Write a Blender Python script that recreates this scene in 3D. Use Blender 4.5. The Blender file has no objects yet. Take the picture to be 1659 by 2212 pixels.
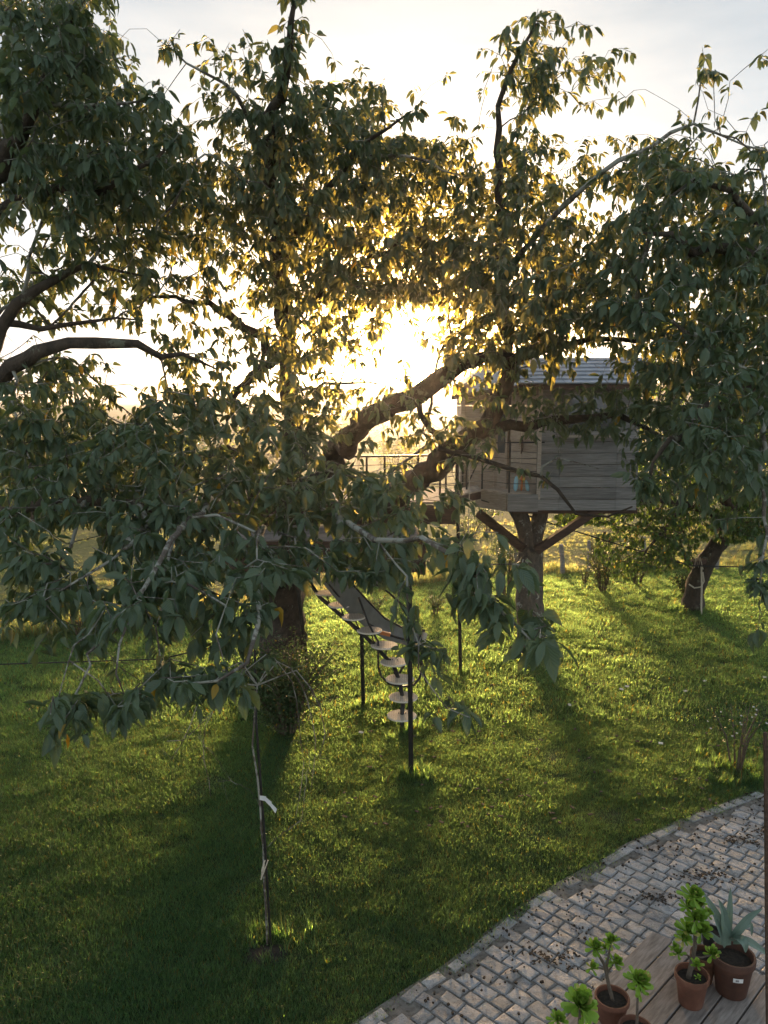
import bpy, math, random
import numpy as np
from mathutils import Vector, Matrix
random.seed(7); rng = np.random.default_rng(7)
S = bpy.context.scene; COL = S.collection
R = math.radians
# ------------------------------------------------------------------ camera
CAM_H, PITCH, F = 4.0, R(7.9), 1703.0
cam_d = bpy.data.cameras.new('camera'); cam = bpy.data.objects.new('camera', cam_d); COL.objects.link(cam)
cam.location = (0, 0, CAM_H); cam.rotation_euler = (math.pi/2 - PITCH, 0, 0)
cam_d.sensor_fit = 'VERTICAL'; cam_d.sensor_height = 36; cam_d.lens = F/2212*36
cam_d.clip_start = .05; cam_d.clip_end = 9000; S.camera = cam
# ------------------------------------------------------------------ light
SUN_AZ, SUN_EL = R(1.9), R(3.3)
W = bpy.data.worlds.new('World'); S.world = W; W.use_nodes = True
def build_world():
    nt = W.node_tree; nt.nodes.clear(); N = nt.nodes.new; L = nt.links.new
    out = N('ShaderNodeOutputWorld'); bg = N('ShaderNodeBackground'); L(bg.outputs[0], out.inputs[0])
    sky = N('ShaderNodeTexSky'); sky.sky_type = 'NISHITA'; sky.sun_disc = False
    sky.sun_elevation = R(9); sky.sun_rotation = SUN_AZ; sky.altitude = 100; sky.air_density = 1.0; sky.dust_density = 2.2; sky.ozone_density = 1.3
    tc = N('ShaderNodeTexCoord')
    # thin high cloud: stretched noise lightens the sky
    mp = N('ShaderNodeMapping'); mp.inputs['Scale'].default_value = (1.6, 1.6, 7); L(tc.outputs['Generated'], mp.inputs[0])
    no = N('ShaderNodeTexNoise'); no.inputs['Scale'].default_value = 1.7; no.inputs['Detail'].default_value = 7; no.inputs['Roughness'].default_value = .55
    L(mp.outputs[0], no.inputs[0])
    rp = N('ShaderNodeMapRange'); rp.inputs[1].default_value = .42; rp.inputs[2].default_value = .72; rp.inputs[3].default_value = .88; rp.inputs[4].default_value = 1.0
    L(no.outputs['Fac'], rp.inputs[0])
    mx = N('ShaderNodeMix'); mx.data_type = 'RGBA'; L(rp.outputs[0], mx.inputs[0]); L(sky.outputs[0], mx.inputs[6])
    n2 = N('ShaderNodeTexNoise'); n2.inputs['Scale'].default_value = 2.6; n2.inputs['Detail'].default_value = 6; L(mp.outputs[0], n2.inputs[0])
    r2 = N('ShaderNodeMapRange'); r2.inputs[1].default_value = .38; r2.inputs[2].default_value = .66; L(n2.outputs['Fac'], r2.inputs[0])
    ve = N('ShaderNodeMix'); ve.data_type = 'RGBA'; L(r2.outputs[0], ve.inputs[0]); ve.inputs[6].default_value = (1.20, 1.54, 1.84, 1); ve.inputs[7].default_value = (1.95, 2.12, 2.26, 1); L(ve.outputs[2], mx.inputs[7])
    # bright aureole round the low sun (thin cloud lit from behind)
    sd = N('ShaderNodeVectorMath'); sd.operation = 'DOT_PRODUCT'; L(tc.outputs['Generated'], sd.inputs[0])
    sd.inputs[1].default_value = (math.sin(SUN_AZ)*math.cos(SUN_EL), math.cos(SUN_AZ)*math.cos(SUN_EL), math.sin(SUN_EL))
    def lobe(p, col):
        m0 = N('ShaderNodeMath'); m0.operation = 'MAXIMUM'; m0.inputs[1].default_value = 0; L(sd.outputs['Value'], m0.inputs[0])
        m = N('ShaderNodeMath'); m.operation = 'POWER'; m.inputs[1].default_value = p; L(m0.outputs[0], m.inputs[0])
        v = N('ShaderNodeVectorMath'); v.operation = 'SCALE'; v.inputs[0].default_value = col; L(m.outputs[0], v.inputs['Scale']); return v
    a = N('ShaderNodeVectorMath'); a.operation = 'ADD'; l1 = lobe(230, (250, 118, 30)); l2 = lobe(60, (13, 11.4, 9.4))
    L(l1.outputs[0], a.inputs[0]); L(l2.outputs[0], a.inputs[1])
    b = N('ShaderNodeVectorMath'); b.operation = 'ADD'; L(mx.outputs[2], b.inputs[0]); L(a.outputs[0], b.inputs[1])
    # hazy air is brighter towards the horizon, all the way round
    sz = N('ShaderNodeSeparateXYZ'); L(tc.outputs['Generated'], sz.inputs[0])
    ab = N('ShaderNodeMath'); ab.operation = 'ABSOLUTE'; L(sz.outputs[2], ab.inputs[0])
    iv = N('ShaderNodeMath'); iv.operation = 'SUBTRACT'; iv.inputs[0].default_value = 1; L(ab.outputs[0], iv.inputs[1])
    pw = N('ShaderNodeMath'); pw.operation = 'POWER'; pw.inputs[1].default_value = 4.5; L(iv.outputs[0], pw.inputs[0])
    hz_ = N('ShaderNodeVectorMath'); hz_.operation = 'SCALE'; hz_.inputs[0].default_value = (4.3, 4.3, 4.25); L(pw.outputs[0], hz_.inputs['Scale'])
    c_ = N('ShaderNodeVectorMath'); c_.operation = 'ADD'; L(b.outputs[0], c_.inputs[0]); L(hz_.outputs[0], c_.inputs[1]); b = c_
    L(b.outputs[0], bg.inputs[0]); bg.inputs[1].default_value = .078
build_world()
sl = bpy.data.lights.new('sun', 'SUN'); sl.energy = 2.5; sl.angle = R(6); sl.color = (1.0, .64, .32)
so = bpy.data.objects.new('sun', sl); COL.objects.link(so)
_sd = Vector((math.sin(SUN_AZ)*math.cos(SUN_EL), math.cos(SUN_AZ)*math.cos(SUN_EL), math.sin(SUN_EL)))
so.rotation_euler = _sd.to_track_quat('Z', 'Y').to_euler()
vs = S.view_settings; vs.view_transform = 'Standard'; vs.look = 'None'; vs.gamma = 1; vs.use_curve_mapping = False; vs.exposure = 1.85
S.render.engine = 'CYCLES'; S.cycles.max_bounces = 8; S.cycles.transparent_max_bounces = 8; S.cycles.transmission_bounces = 4
S.cycles.use_denoising = True; S.cycles.sample_clamp_indirect = 6
# ------------------------------------------------------------------ pixel helpers
CP, SP = math.cos(PITCH), math.sin(PITCH)
def D(px, py, d):
    a = (px-829.5)/F; b = -(py-1106)/F
    return Vector((a*d, d*(CP+b*SP), CAM_H + d*(-SP+b*CP)))
def G(px, py, z=0.0):
    a = (px-829.5)/F; b = -(py-1106)/F
    t = (z-CAM_H)/(-SP+b*CP)
    return Vector((a*t, (CP+b*SP)*t, z))
def atY(px, py, Y):
    b = -(py-1106)/F
    return D(px, py, Y/(CP+b*SP))
def dep(p): return p[1]*CP - (p[2]-CAM_H)*SP
def proj(p):
    d = dep(p); up = p[1]*SP + (p[2]-CAM_H)*CP
    return 829.5 + F*p[0]/d, 1106 - F*up/d
# ------------------------------------------------------------------ objects
def tag(o, label=None, cat=None, group=None, kind=None):
    if label: o['label'] = label
    if cat: o['category'] = cat
    if group: o['group'] = group
    if kind: o['kind'] = kind
    return o
def empty(name, loc=(0, 0, 0), rz=0, parent=None):
    o = bpy.data.objects.new(name, None); COL.objects.link(o); o.location = loc; o.rotation_euler = (0, 0, rz); o.empty_display_size = .2
    if parent: o.parent = parent
    return o
def link(name, me, parent=None):
    o = bpy.data.objects.new(name, me); COL.objects.link(o)
    if parent: o.parent = parent
    return o
def mesh_np(name, V, loops, sizes, mat, uv=None, smooth=True):
    me = bpy.data.meshes.new(name); V = np.asarray(V, np.float32).reshape(-1, 3); loops = np.asarray(loops, np.int32).ravel(); sizes = np.asarray(sizes, np.int32)
    me.vertices.add(len(V)); me.vertices.foreach_set('co', V.ravel())
    me.loops.add(len(loops)); me.loops.foreach_set('vertex_index', loops)
    me.polygons.add(len(sizes)); st = np.zeros(len(sizes), np.int32); st[1:] = np.cumsum(sizes)[:-1]
    me.polygons.foreach_set('loop_start', st)
    try: me.polygons.foreach_set('loop_total', sizes)
    except Exception: pass
    me.polygons.foreach_set('use_smooth', np.full(len(sizes), smooth))
    if uv is not None:
        l = me.uv_layers.new(name='UVMap'); l.data.foreach_set('uv', np.asarray(uv, np.float32)[loops].ravel())
    me.update(calc_edges=True); me.validate()
    if mat: me.materials.append(mat)
    return me
class MB:
    """collects shapes into one mesh"""
    def __init__(s): s.v = []; s.f = []
    def add(s, vs, fs):
        k = len(s.v); s.v += [tuple(v) for v in vs]; s.f += [tuple(i+k for i in f) for f in fs]; return s
    def box(s, c, size, rz=0, M=None):
        x, y, z = [t/2 for t in size]; pts = [Vector((i*x, j*y, k*z)) for i in (-1, 1) for j in (-1, 1) for k in (-1, 1)]
        m = M if M else Matrix.Translation(c) @ Matrix.Rotation(rz, 4, 'Z')
        return s.add([m @ p for p in pts], [(0, 1, 3, 2), (4, 6, 7, 5), (0, 4, 5, 1), (2, 3, 7, 6), (0, 2, 6, 4), (1, 5, 7, 3)])
    def beam(s, a, b, w, h, up=(0, 0, 1)):
        a = Vector(a); b = Vector(b); t = (b-a).normalized(); u = Vector(up)
        sd = t.cross(u); sd = sd.normalized() if sd.length > 1e-4 else Vector((1, 0, 0)); n = sd.cross(t)
        pts = [p + sd*(i*w/2) + n*(j*h/2) for p in (a, b) for i, j in ((-1, -1), (1, -1), (1, 1), (-1, 1))]
        return s.add(pts, [(3, 2, 1, 0), (4, 5, 6, 7), (0, 1, 5, 4), (1, 2, 6, 5), (2, 3, 7, 6), (3, 0, 4, 7)])
    def tube(s, pts, r, k=8, cap=True):
        pts = [Vector(p) for p in pts]; n = len(pts); rs = r if hasattr(r, '__len__') else [r]*n
        V = []; ref = Vector((.3, .2, 1)).normalized()
        for i, p in enumerate(pts):
            t = (pts[min(i+1, n-1)] - pts[max(i-1, 0)]).normalized()
            u = ref - t*ref.dot(t)
            if u.length < .05: u = Vector((1, 0, 0)) - t*t.x
            u.normalize(); w = t.cross(u); ref = u
            V += [p + (u*math.cos(a)+w*math.sin(a))*rs[i] for a in [2*math.pi*j/k for j in range(k)]]
        Fs = [(i*k+j, i*k+(j+1) % k, (i+1)*k+(j+1) % k, (i+1)*k+j) for i in range(n-1) for j in range(k)]
        if cap: Fs += [tuple(range(k-1, -1, -1)), tuple((n-1)*k+j for j in range(k))]
        return s.add(V, Fs)
    def lathe(s, prof, c=(0, 0, 0), k=28, M=None):
        c = Vector(c); V = [c + Vector((r*math.cos(a), r*math.sin(a), z)) for r, z in prof for a in [2*math.pi*j/k for j in range(k)]]
        if M: V = [M @ v for v in V]
        return s.add(V, [(i*k+j, i*k+(j+1) % k, (i+1)*k+(j+1) % k, (i+1)*k+j) for i in range(len(prof)-1) for j in range(k)])
    def mesh(s, name, mat, smooth=False, bevel=0):
        me = bpy.data.meshes.new(name); me.from_pydata(s.v, [], s.f); me.update()
        if mat: me.materials.append(mat)
        if smooth:
            me.polygons.foreach_set('use_smooth', [True]*len(me.polygons))
            try: me.set_sharp_from_angle(angle=R(40))
            except Exception: pass
        return me
    def build(s, name, mat, parent=None, smooth=False, bevel=0):
        o = link(name, s.mesh(name, mat, smooth), parent)
        if bevel:
            b = o.modifiers.new('bevel', 'BEVEL'); b.width = bevel; b.segments = 1; b.limit_method = 'ANGLE'
        return o
# ------------------------------------------------------------------ materials
def mat_new(name):
    m = bpy.data.materials.new(name); m.use_nodes = True; nt = m.node_tree; nt.nodes.clear()
    out = nt.nodes.new('ShaderNodeOutputMaterial'); p = nt.nodes.new('ShaderNodeBsdfPrincipled'); nt.links.new(p.outputs[0], out.inputs[0])
    return m, nt, p, out
def ramp(nt, fac, stops):
    r = nt.nodes.new('ShaderNodeValToRGB'); nt.links.new(fac, r.inputs[0]); e = r.color_ramp.elements
    while len(e) < len(stops): e.new(.5)
    for k, (p, c) in zip(e, stops): k.position = p; k.color = (*c, 1)
    return r.outputs[0]
def noise(nt, scale, detail=5, vec=None, rough=.55, coord='Object', stretch=None):
    n = nt.nodes.new('ShaderNodeTexNoise'); n.inputs['Scale'].default_value = scale; n.inputs['Detail'].default_value = detail; n.inputs['Roughness'].default_value = rough
    if vec is None:
        tc = nt.nodes.new('ShaderNodeTexCoord') if coord != 'World' else nt.nodes.new('ShaderNodeNewGeometry')
        vec = tc.outputs[coord] if coord != 'World' else tc.outputs['Position']
    if stretch:
        mp = nt.nodes.new('ShaderNodeMapping'); mp.inputs['Scale'].default_value = stretch; nt.links.new(vec, mp.inputs[0]); vec = mp.outputs[0]
    nt.links.new(vec, n.inputs[0]); return n.outputs['Fac']
def mixc(nt, fac, a, b, mode='MIX'):
    m = nt.nodes.new('ShaderNodeMix'); m.data_type = 'RGBA'; m.blend_type = mode
    for sock, v in ((0, fac), (6, a), (7, b)):
        if isinstance(v, (int, float)): m.inputs[sock].default_value = v
        elif isinstance(v, tuple): m.inputs[sock].default_value = (*v, 1)
        else: nt.links.new(v, m.inputs[sock])
    return m.outputs[2]
def bump(nt, p, h, strength=.5, dist=.02):
    b = nt.nodes.new('ShaderNodeBump'); b.inputs['Strength'].default_value = strength; b.inputs['Distance'].default_value = dist
    nt.links.new(h, b.inputs['Height']); nt.links.new(b.outputs[0], p.inputs['Normal']); return b
def math_n(nt, op, a, b=None):
    m = nt.nodes.new('ShaderNodeMath'); m.operation = op
    for i, v in enumerate((a, b)):
        if v is None: continue
        if isinstance(v, (int, float)): m.inputs[i].default_value = v
        else: nt.links.new(v, m.inputs[i])
    return m.outputs[0]
def simple(name, stops, scale=6, rough=.7, bumps=.3, dist=.01, stretch=None, metal=0, spec=.5, coord='Object', perobj=0.0):
    m, nt, p, out = mat_new(name)
    f = noise(nt, scale, 6, stretch=stretch, coord=coord, rough=.62)
    c = ramp(nt, f, stops)
    if perobj:
        oi = nt.nodes.new('ShaderNodeObjectInfo'); hv = nt.nodes.new('ShaderNodeHueSaturation'); nt.links.new(c, hv.inputs['Color'])
        v = math_n(nt, 'ADD', math_n(nt, 'MULTIPLY', oi.outputs['Random'], perobj*2), 1-perobj); nt.links.new(v, hv.inputs['Value']); c = hv.outputs[0]
    nt.links.new(c, p.inputs['Base Color']); p.inputs['Roughness'].default_value = rough; p.inputs['Metallic'].default_value = metal
    p.inputs['Specular IOR Level'].default_value = spec
    if bumps: bump(nt, p, f, bumps, dist)
    return m
def leaf_mat(name, base, base2, trans, yellow=.04, tmix=.42, rough=.38, uvveins=True, yellowc=(.42, .26, .02), fwd=.5, ior=1.25, warm=.22):
    m, nt, p, out = mat_new(name)
    geo = nt.nodes.new('ShaderNodeNewGeometry'); oi = nt.nodes.new('ShaderNodeObjectInfo')
    rnd = math_n(nt, 'FRACT', math_n(nt, 'ADD', geo.outputs['Random Per Island'], math_n(nt, 'MULTIPLY', oi.outputs['Random'], 1.37)))
    c = ramp(nt, rnd, [(0, base), (.7, base2), (1-yellow, base2), (1-yellow*.6, yellowc)])
    t = ramp(nt, rnd, [(0, trans), (.7, tuple(x*1.25 for x in trans)), (1-yellow, trans), (1-yellow*.6, (.75, .45, .03))])
    if uvveins:
        tc = nt.nodes.new('ShaderNodeUVMap'); sx = nt.nodes.new('ShaderNodeSeparateXYZ'); nt.links.new(tc.outputs[0], sx.inputs[0])
        ax = math_n(nt, 'ABSOLUTE', math_n(nt, 'SUBTRACT', sx.outputs[0], .5))
        rib = math_n(nt, 'LESS_THAN', ax, .035)
        sv = math_n(nt, 'SINE', math_n(nt, 'MULTIPLY', math_n(nt, 'SUBTRACT', sx.outputs[1], math_n(nt, 'MULTIPLY', ax, .6)), 52))
        c = mixc(nt, math_n(nt, 'MULTIPLY', rib, .5), c, (.16, .19, .07))
        bump(nt, p, sv, .35, .004)
    nt.links.new(c, p.inputs['Base Color']); p.inputs['Roughness'].default_value = rough; p.inputs['Specular IOR Level'].default_value = .6
    tr = nt.nodes.new('ShaderNodeBsdfTranslucent'); nt.links.new(t, tr.inputs[0])
    fs = nt.nodes.new('ShaderNodeBsdfRefraction'); fs.inputs['IOR'].default_value = ior; fs.inputs['Roughness'].default_value = .72; nt.links.new(mixc(nt, warm, t, (.50, .27, .05)), fs.inputs['Color'])
    m0 = nt.nodes.new('ShaderNodeMixShader'); m0.inputs[0].default_value = fwd; nt.links.new(tr.outputs[0], m0.inputs[1]); nt.links.new(fs.outputs[0], m0.inputs[2])
    mx = nt.nodes.new('ShaderNodeMixShader'); mx.inputs[0].default_value = tmix
    nt.links.new(p.outputs[0], mx.inputs[1]); nt.links.new(m0.outputs[0], mx.inputs[2]); nt.links.new(mx.outputs[0], out.inputs[0])
    return m
M = {}
M['cherry_leaf'] = leaf_mat('cherry_leaf', (.085, .142, .094), (.120, .180, .108), (.17, .25, .065), .006, .38, .40, warm=.42)
M['apple_leaf'] = leaf_mat('apple_leaf', (.048, .095, .034), (.080, .14, .042), (.22, .36, .06), .02, uvveins=False, ior=1.35, warm=.1)
M['shrub_leaf'] = leaf_mat('shrub_leaf', (.050, .090, .030), (.085, .135, .045), (.24, .32, .06), .03, uvveins=False, ior=1.4, warm=.2)
M['dark_leaf'] = leaf_mat('dark_leaf', (.022, .045, .018), (.04, .07, .022), (.09, .13, .02), .03, .22, .75, uvveins=False, fwd=.2)
M['bush_leaf'] = leaf_mat('bush_leaf', (.035, .070, .028), (.06, .105, .036), (.14, .22, .04), .02, .3, .6, uvveins=False, fwd=.3)
M['grass'] = leaf_mat('grass', (.040, .105, .046), (.072, .145, .054), (.40, .64, .20), .07, .58, .5, uvveins=False, yellowc=(.19, .18, .08), fwd=.84, ior=1.5, warm=.04)
M['tall_grass'] = leaf_mat('tall_grass', (.085, .13, .045), (.15, .18, .07), (.46, .56, .22), .15, .55, .6, uvveins=False, yellowc=(.32, .28, .17), fwd=.6, ior=1.45, warm=.1)
M['succulent'] = leaf_mat('succulent', (.18, .34, .045), (.28, .46, .06), (.45, .60, .06), .06, .22, .35, uvveins=False, yellowc=(.55, .52, .16))
M['agave'] = leaf_mat('agave', (.14, .21, .17), (.19, .27, .21), (.1, .15, .1), .02, .06, .45, uvveins=False)
M['petal'] = simple('petal', [(0, (.75, .72, .66)), (1, (.85, .82, .78))], bumps=0)
def bark_mat(name, dark, mid, lichen, lich=.55, scale=14, bs=.9):
    m, nt, p, out = mat_new(name)
    f = noise(nt, scale, 8, rough=.7, stretch=(1, 1, .55)); g = noise(nt, 5.5, 5, rough=.6); h = noise(nt, 38, 4)
    c = ramp(nt, f, [(.3, dark), (.6, mid)])
    lm = ramp(nt, math_n(nt, 'ADD', math_n(nt, 'MULTIPLY', g, .75), math_n(nt, 'MULTIPLY', h, .25)), [(lich-.03, (0, 0, 0)), (lich+.02, (1, 1, 1))])
    c = mixc(nt, lm, c, lichen)
    nt.links.new(c, p.inputs['Base Color']); p.inputs['Roughness'].default_value = .82; bump(nt, p, math_n(nt, 'ADD', f, math_n(nt, 'MULTIPLY', h, .3)), bs, .03); return m
M['bark'] = bark_mat('bark', (.022, .017, .012), (.085, .062, .042), (.17, .17, .12), .60)
M['twig'] = bark_mat('twig', (.06, .048, .038), (.14, .115, .09), (.32, .32, .27), .50, 30, .4)
M['bark_grey'] = bark_mat('bark_grey', (.07, .058, .045), (.16, .13, .10), (.36, .36, .31), .60, 22)
M['stem'] = simple('stem', [(.3, (.07, .05, .03)), (.7, (.16, .12, .08))], 30)
M['weathered'] = simple('weathered', [(.2, (.12, .116, .112)), (.5, (.25, .24, .23)), (.8, (.40, .385, .37))], 7, .85, .5, .006, (.5, .5, 9), perobj=.22)
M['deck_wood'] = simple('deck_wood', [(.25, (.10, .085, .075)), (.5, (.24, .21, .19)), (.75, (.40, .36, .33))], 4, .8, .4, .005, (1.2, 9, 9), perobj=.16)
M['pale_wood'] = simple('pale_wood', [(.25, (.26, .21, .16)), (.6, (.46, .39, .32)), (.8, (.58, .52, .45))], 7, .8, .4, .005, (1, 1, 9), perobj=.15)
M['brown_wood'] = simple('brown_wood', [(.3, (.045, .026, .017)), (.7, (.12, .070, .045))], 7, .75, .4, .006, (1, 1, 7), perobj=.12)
M['slate'] = simple('slate', [(.3, (.22, .24, .28)), (.7, (.36, .39, .45))], 8, .5, .3, .004, perobj=.12)
M['iron'] = simple('iron', [(.3, (.018, .018, .018)), (.7, (.045, .042, .038))], 20, .45, .2, .002, metal=.4)
M['steel'] = simple('steel', [(.3, (.32, .30, .27)), (.7, (.55, .52, .48))], 12, .35, .2, .002, metal=.8)
M['tread'] = simple('tread', [(.3, (.78, .70, .58)), (.7, (.88, .82, .72))], 40, .5, .2, .002, metal=0)
M['tread_groove'] = simple('tread_groove', [(.3, (.34, .28, .21)), (.7, (.46, .38, .29))], 40, .6, 0)
M['chute'] = simple('chute', [(.3, (.13, .13, .115)), (.7, (.20, .20, .18))], 5, .55, .2, .003)
M['rust'] = simple('rust', [(.3, (.06, .028, .015)), (.7, (.17, .075, .035))], 18, .8, .4, .003)
M['terracotta'] = simple('terracotta', [(.25, (.085, .036, .022)), (.55, (.17, .070, .042)), (.8, (.25, .13, .09))], 9, .8, .35, .003)
M['dark_pot'] = simple('dark_pot', [(.3, (.05, .022, .015)), (.7, (.12, .055, .035))], 9, .6, .2, .003)
M['soil'] = simple('soil', [(.3, (.012, .009, .007)), (.7, (.05, .038, .028))], 40, .95, 1, .01)
M['litter'] = simple('litter', [(.3, (.035, .026, .018)), (.5, (.09, .065, .045)), (.7, (.15, .11, .08))], 24, .95, 1, .015)
M['rope'] = simple('rope', [(.3, (.45, .38, .28)), (.7, (.65, .58, .46))], 60, .9, .4, .002)
M['wicker'] = simple('wicker', [(.3, (.30, .24, .17)), (.7, (.52, .45, .35))], 50, .85, .3, .002)
M['white'] = simple('white', [(.3, (.70, .70, .68)), (.7, (.82, .82, .80))], 20, .5, .05)
M['print'] = simple('print', [(.3, (.25, .25, .25)), (.7, (.35, .35, .35))], 20, .6, 0)
M['glass'] = simple('glass', [(0, (.05, .06, .07)), (1, (.08, .09, .10))], 2, .06, 0)
M['blue_plastic'] = simple('blue_plastic', [(0, (.28, .55, .66)), (1, (.40, .66, .74))], 4, .4, 0)
M['orange_plastic'] = simple('orange_plastic', [(0, (.55, .16, .05)), (1, (.65, .24, .08))], 4, .5, 0)
M['orange_cloth'] = M['orange_plastic']
M['dry_leaf'] = simple('dry_leaf', [(.3, (.025, .018, .010)), (.7, (.10, .07, .04))], 30, .8, 0)
M['far_tree'] = simple('far_tree', [(.3, (.025, .042, .015)), (.7, (.06, .085, .028))], .6, .9, 1, .5, coord='World')
def sett_mat():
    m, nt, p, out = mat_new('granite')
    f = noise(nt, 16, 9, rough=.75, coord='World'); g = noise(nt, 95, 3, coord='World'); oi = nt.nodes.new('ShaderNodeNewGeometry')
    b = ramp(nt, noise(nt, 7, 3, coord='World'), [(.35, (.46, .45, .44)), (.5, (.54, .53, .53)), (.65, (.44, .46, .50))])
    c = ramp(nt, f, [(.30, (.35, .33, .31)), (.48, (.85, .85, .85)), (.75, (1.15, 1.15, 1.15))]); c = mixc(nt, 1.0, b, c, 'MULTIPLY')
    c = mixc(nt, ramp(nt, g, [(.33, (.6, .6, .6)), (.42, (0, 0, 0))]), c, (.10, .10, .10))
    hv = nt.nodes.new('ShaderNodeHueSaturation'); nt.links.new(c, hv.inputs['Color'])
    oj = nt.nodes.new('ShaderNodeObjectInfo'); rn = math_n(nt, 'FRACT', math_n(nt, 'ADD', oi.outputs['Random Per Island'], oj.outputs['Random']))
    nt.links.new(math_n(nt, 'ADD', math_n(nt, 'MULTIPLY', rn, .45), .78), hv.inputs['Value'])
    nt.links.new(hv.outputs[0], p.inputs['Base Color']); p.inputs['Roughness'].default_value = .72
    bump(nt, p, math_n(nt, 'ADD', f, math_n(nt, 'MULTIPLY', g, .25)), 1.0, .035); return m
M['granite'] = sett_mat()
M['dirt'] = simple('dirt', [(.3, (.07, .06, .05)), (.5, (.20, .18, .16)), (.75, (.30, .275, .25))], 22, .95, 1, .015, coord='World')
def ground_mat():
    m, nt, p, out = mat_new('turf')
    f = noise(nt, 1.1, 6, coord='World'); g = noise(nt, 26, 6, coord='World', rough=.7)
    c = ramp(nt, g, [(.3, (.018, .032, .008)), (.55, (.045, .075, .018)), (.8, (.085, .11, .03))])
    c2 = ramp(nt, g, [(.3, (.05, .05, .02)), (.7, (.14, .13, .05))])
    c = mixc(nt, ramp(nt, f, [(.5, (0, 0, 0)), (.68, (.8, .8, .8))]), c, c2)
    nt.links.new(c, p.inputs['Base Color']); p.inputs['Roughness'].default_value = .9; bump(nt, p, g, 1, .05); return m
M['turf'] = ground_mat()
def field_mat():
    m, nt, p, out = mat_new('pasture')
    ge = nt.nodes.new('ShaderNodeNewGeometry'); sx = nt.nodes.new('ShaderNodeSeparateXYZ'); nt.links.new(ge.outputs['Position'], sx.inputs[0])
    f = noise(nt, .35, 6, coord='World', stretch=(1, .5, 1)); g = noise(nt, 5, 8, coord='World', rough=.7); h = noise(nt, .012, 3, coord='World', stretch=(1, 2.5, 1))
    c = ramp(nt, g, [(.25, (.10, .12, .03)), (.55, (.20, .21, .06)), (.8, (.30, .28, .10))])
    c = mixc(nt, ramp(nt, f, [(.45, (0, 0, 0)), (.62, (.7, .7, .7))]), c, (.10, .15, .035))
    far = ramp(nt, h, [(.38, (.05, .11, .025)), (.5, (.14, .17, .05)), (.6, (.20, .19, .08))])
    fm = nt.nodes.new('ShaderNodeMapRange'); fm.inputs[1].default_value = 60; fm.inputs[2].default_value = 130; nt.links.new(sx.outputs[1], fm.inputs[0])
    c = mixc(nt, fm.outputs[0], c, far)
    nt.links.new(c, p.inputs['Base Color']); p.inputs['Roughness'].default_value = .95; bump(nt, p, g, 1, .25); return m
M['pasture'] = field_mat()
# ------------------------------------------------------------------ terrain
def smooth(a, b, x):
    t = min(1, max(0, (x-a)/(b-a))); return t*t*(3-2*t)
BOUND = [(-30, 8.5)] + [tuple(G(x, y))[:2] for x, y in ((-150, 1412), (0, 1388), (400, 1335), (812, 1268), (1216, 1241), (1659, 1228))] + [(25, 20.5)]
def bound_y(x):
    for (x0, y0), (x1, y1) in zip(BOUND, BOUND[1:]):
        if x <= x1: return y0 + (y1-y0)*(x-x0)/(x1-x0)
    return BOUND[-1][1]
KERB = [(-1.6, 3.2), (-.75, 4.1), (-.18, 4.62), (.43, 5.13), (1.12, 5.84), (2.19, 6.68), (3.04, 7.24), (3.9, 7.71), (5.2, 8.3), (7, 9)]
def kerb_y(x):
    for (x0, y0), (x1, y1) in zip(KERB, KERB[1:]):
        if x <= x1: return y0 + (y1-y0)*(x-x0)/(x1-x0)
    return 9
def fnoise(x, y, s, k=0):
    return math.sin(x*s*1.3+k+1.7*math.sin(y*s*.9+k)) * math.sin(y*s*1.1-k*1.3+1.3*math.sin(x*s*.7+2*k))
def terrain_z(x, y):
    if y < 24: return 0
    z = -5.5*smooth(28, 120, y)
    hill = smooth(150, 620, y) * (6 + 11*smooth(-160, 130, x + (y-300)*.12))
    z += hill + (1.6*fnoise(x, y, .012) + .5*fnoise(x, y, .04, 2))*smooth(40, 200, y)
    return z + .25*fnoise(x, y, .12)*smooth(24, 40, y)
def grid_mesh(name, xs, ys, zf, mat):
    X, Y = np.meshgrid(xs, ys); V = np.array([(x, y, zf(x, y)) for x, y in zip(X.ravel(), Y.ravel())])
    nx, ny = len(xs), len(ys); i = np.arange(nx-1)[None] + np.arange(ny-1)[:, None]*nx
    L_ = np.stack([i, i+1, i+1+nx, i+nx], -1).reshape(-1, 4)
    return mesh_np(name, V, L_, np.full(len(L_), 4), mat)
# lawn: from behind the camera to the field edge
def lawn_z(x, y): return .012*fnoise(x, y, 1.7) + .012*fnoise(x, y, 3.1, 1) - .002
def strip_mesh(name, xs, y0f, y1f, n, zf, mat):
    V = []; 
    for j in range(n+1):
        for x in xs:
            y = y0f(x) + (y1f(x)-y0f(x))*j/n; V.append((x, y, zf(x, y)))
    nx = len(xs); i = np.arange(nx-1)[None] + np.arange(n)[:, None]*nx
    L_ = np.stack([i, i+1, i+1+nx, i+nx], -1).reshape(-1, 4)
    return mesh_np(name, V, L_, np.full(len(L_), 4), mat)
lawn = link('lawn', strip_mesh('lawn', np.linspace(-30, 25, 220), lambda x: -6 if x < -1.6 else kerb_y(x)-.06, bound_y, 90, lawn_z, M['turf'])); tag(lawn, kind='structure')
ysf = [0.0] + list(np.geomspace(1, 60, 50)) + list(np.geomspace(66, 2600, 60))
V = []; xs = np.linspace(-1, 1, 140); rows = [0, .02, .05, .1, .2, .35, .5, .75, 1] + list(np.geomspace(1.5, 45, 34)) + list(np.geomspace(50, 3500, 70))
for r_ in rows:
    for u in xs:
        if r_ <= 45: x = -30 + 55*(u+1)/2; y = bound_y(x) - .03 + r_; 
        else: x = -2.5 + u*(27.5 + (r_-45)*1.1); y = bound_y(max(-30, min(25, x))) + r_
        if r_ <= 45: x = -2.5 + u*27.5*(1 + 0.0*r_)
        V.append((x, y, (terrain_z(x, y) if r_ > .02 else -.003)))
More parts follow.
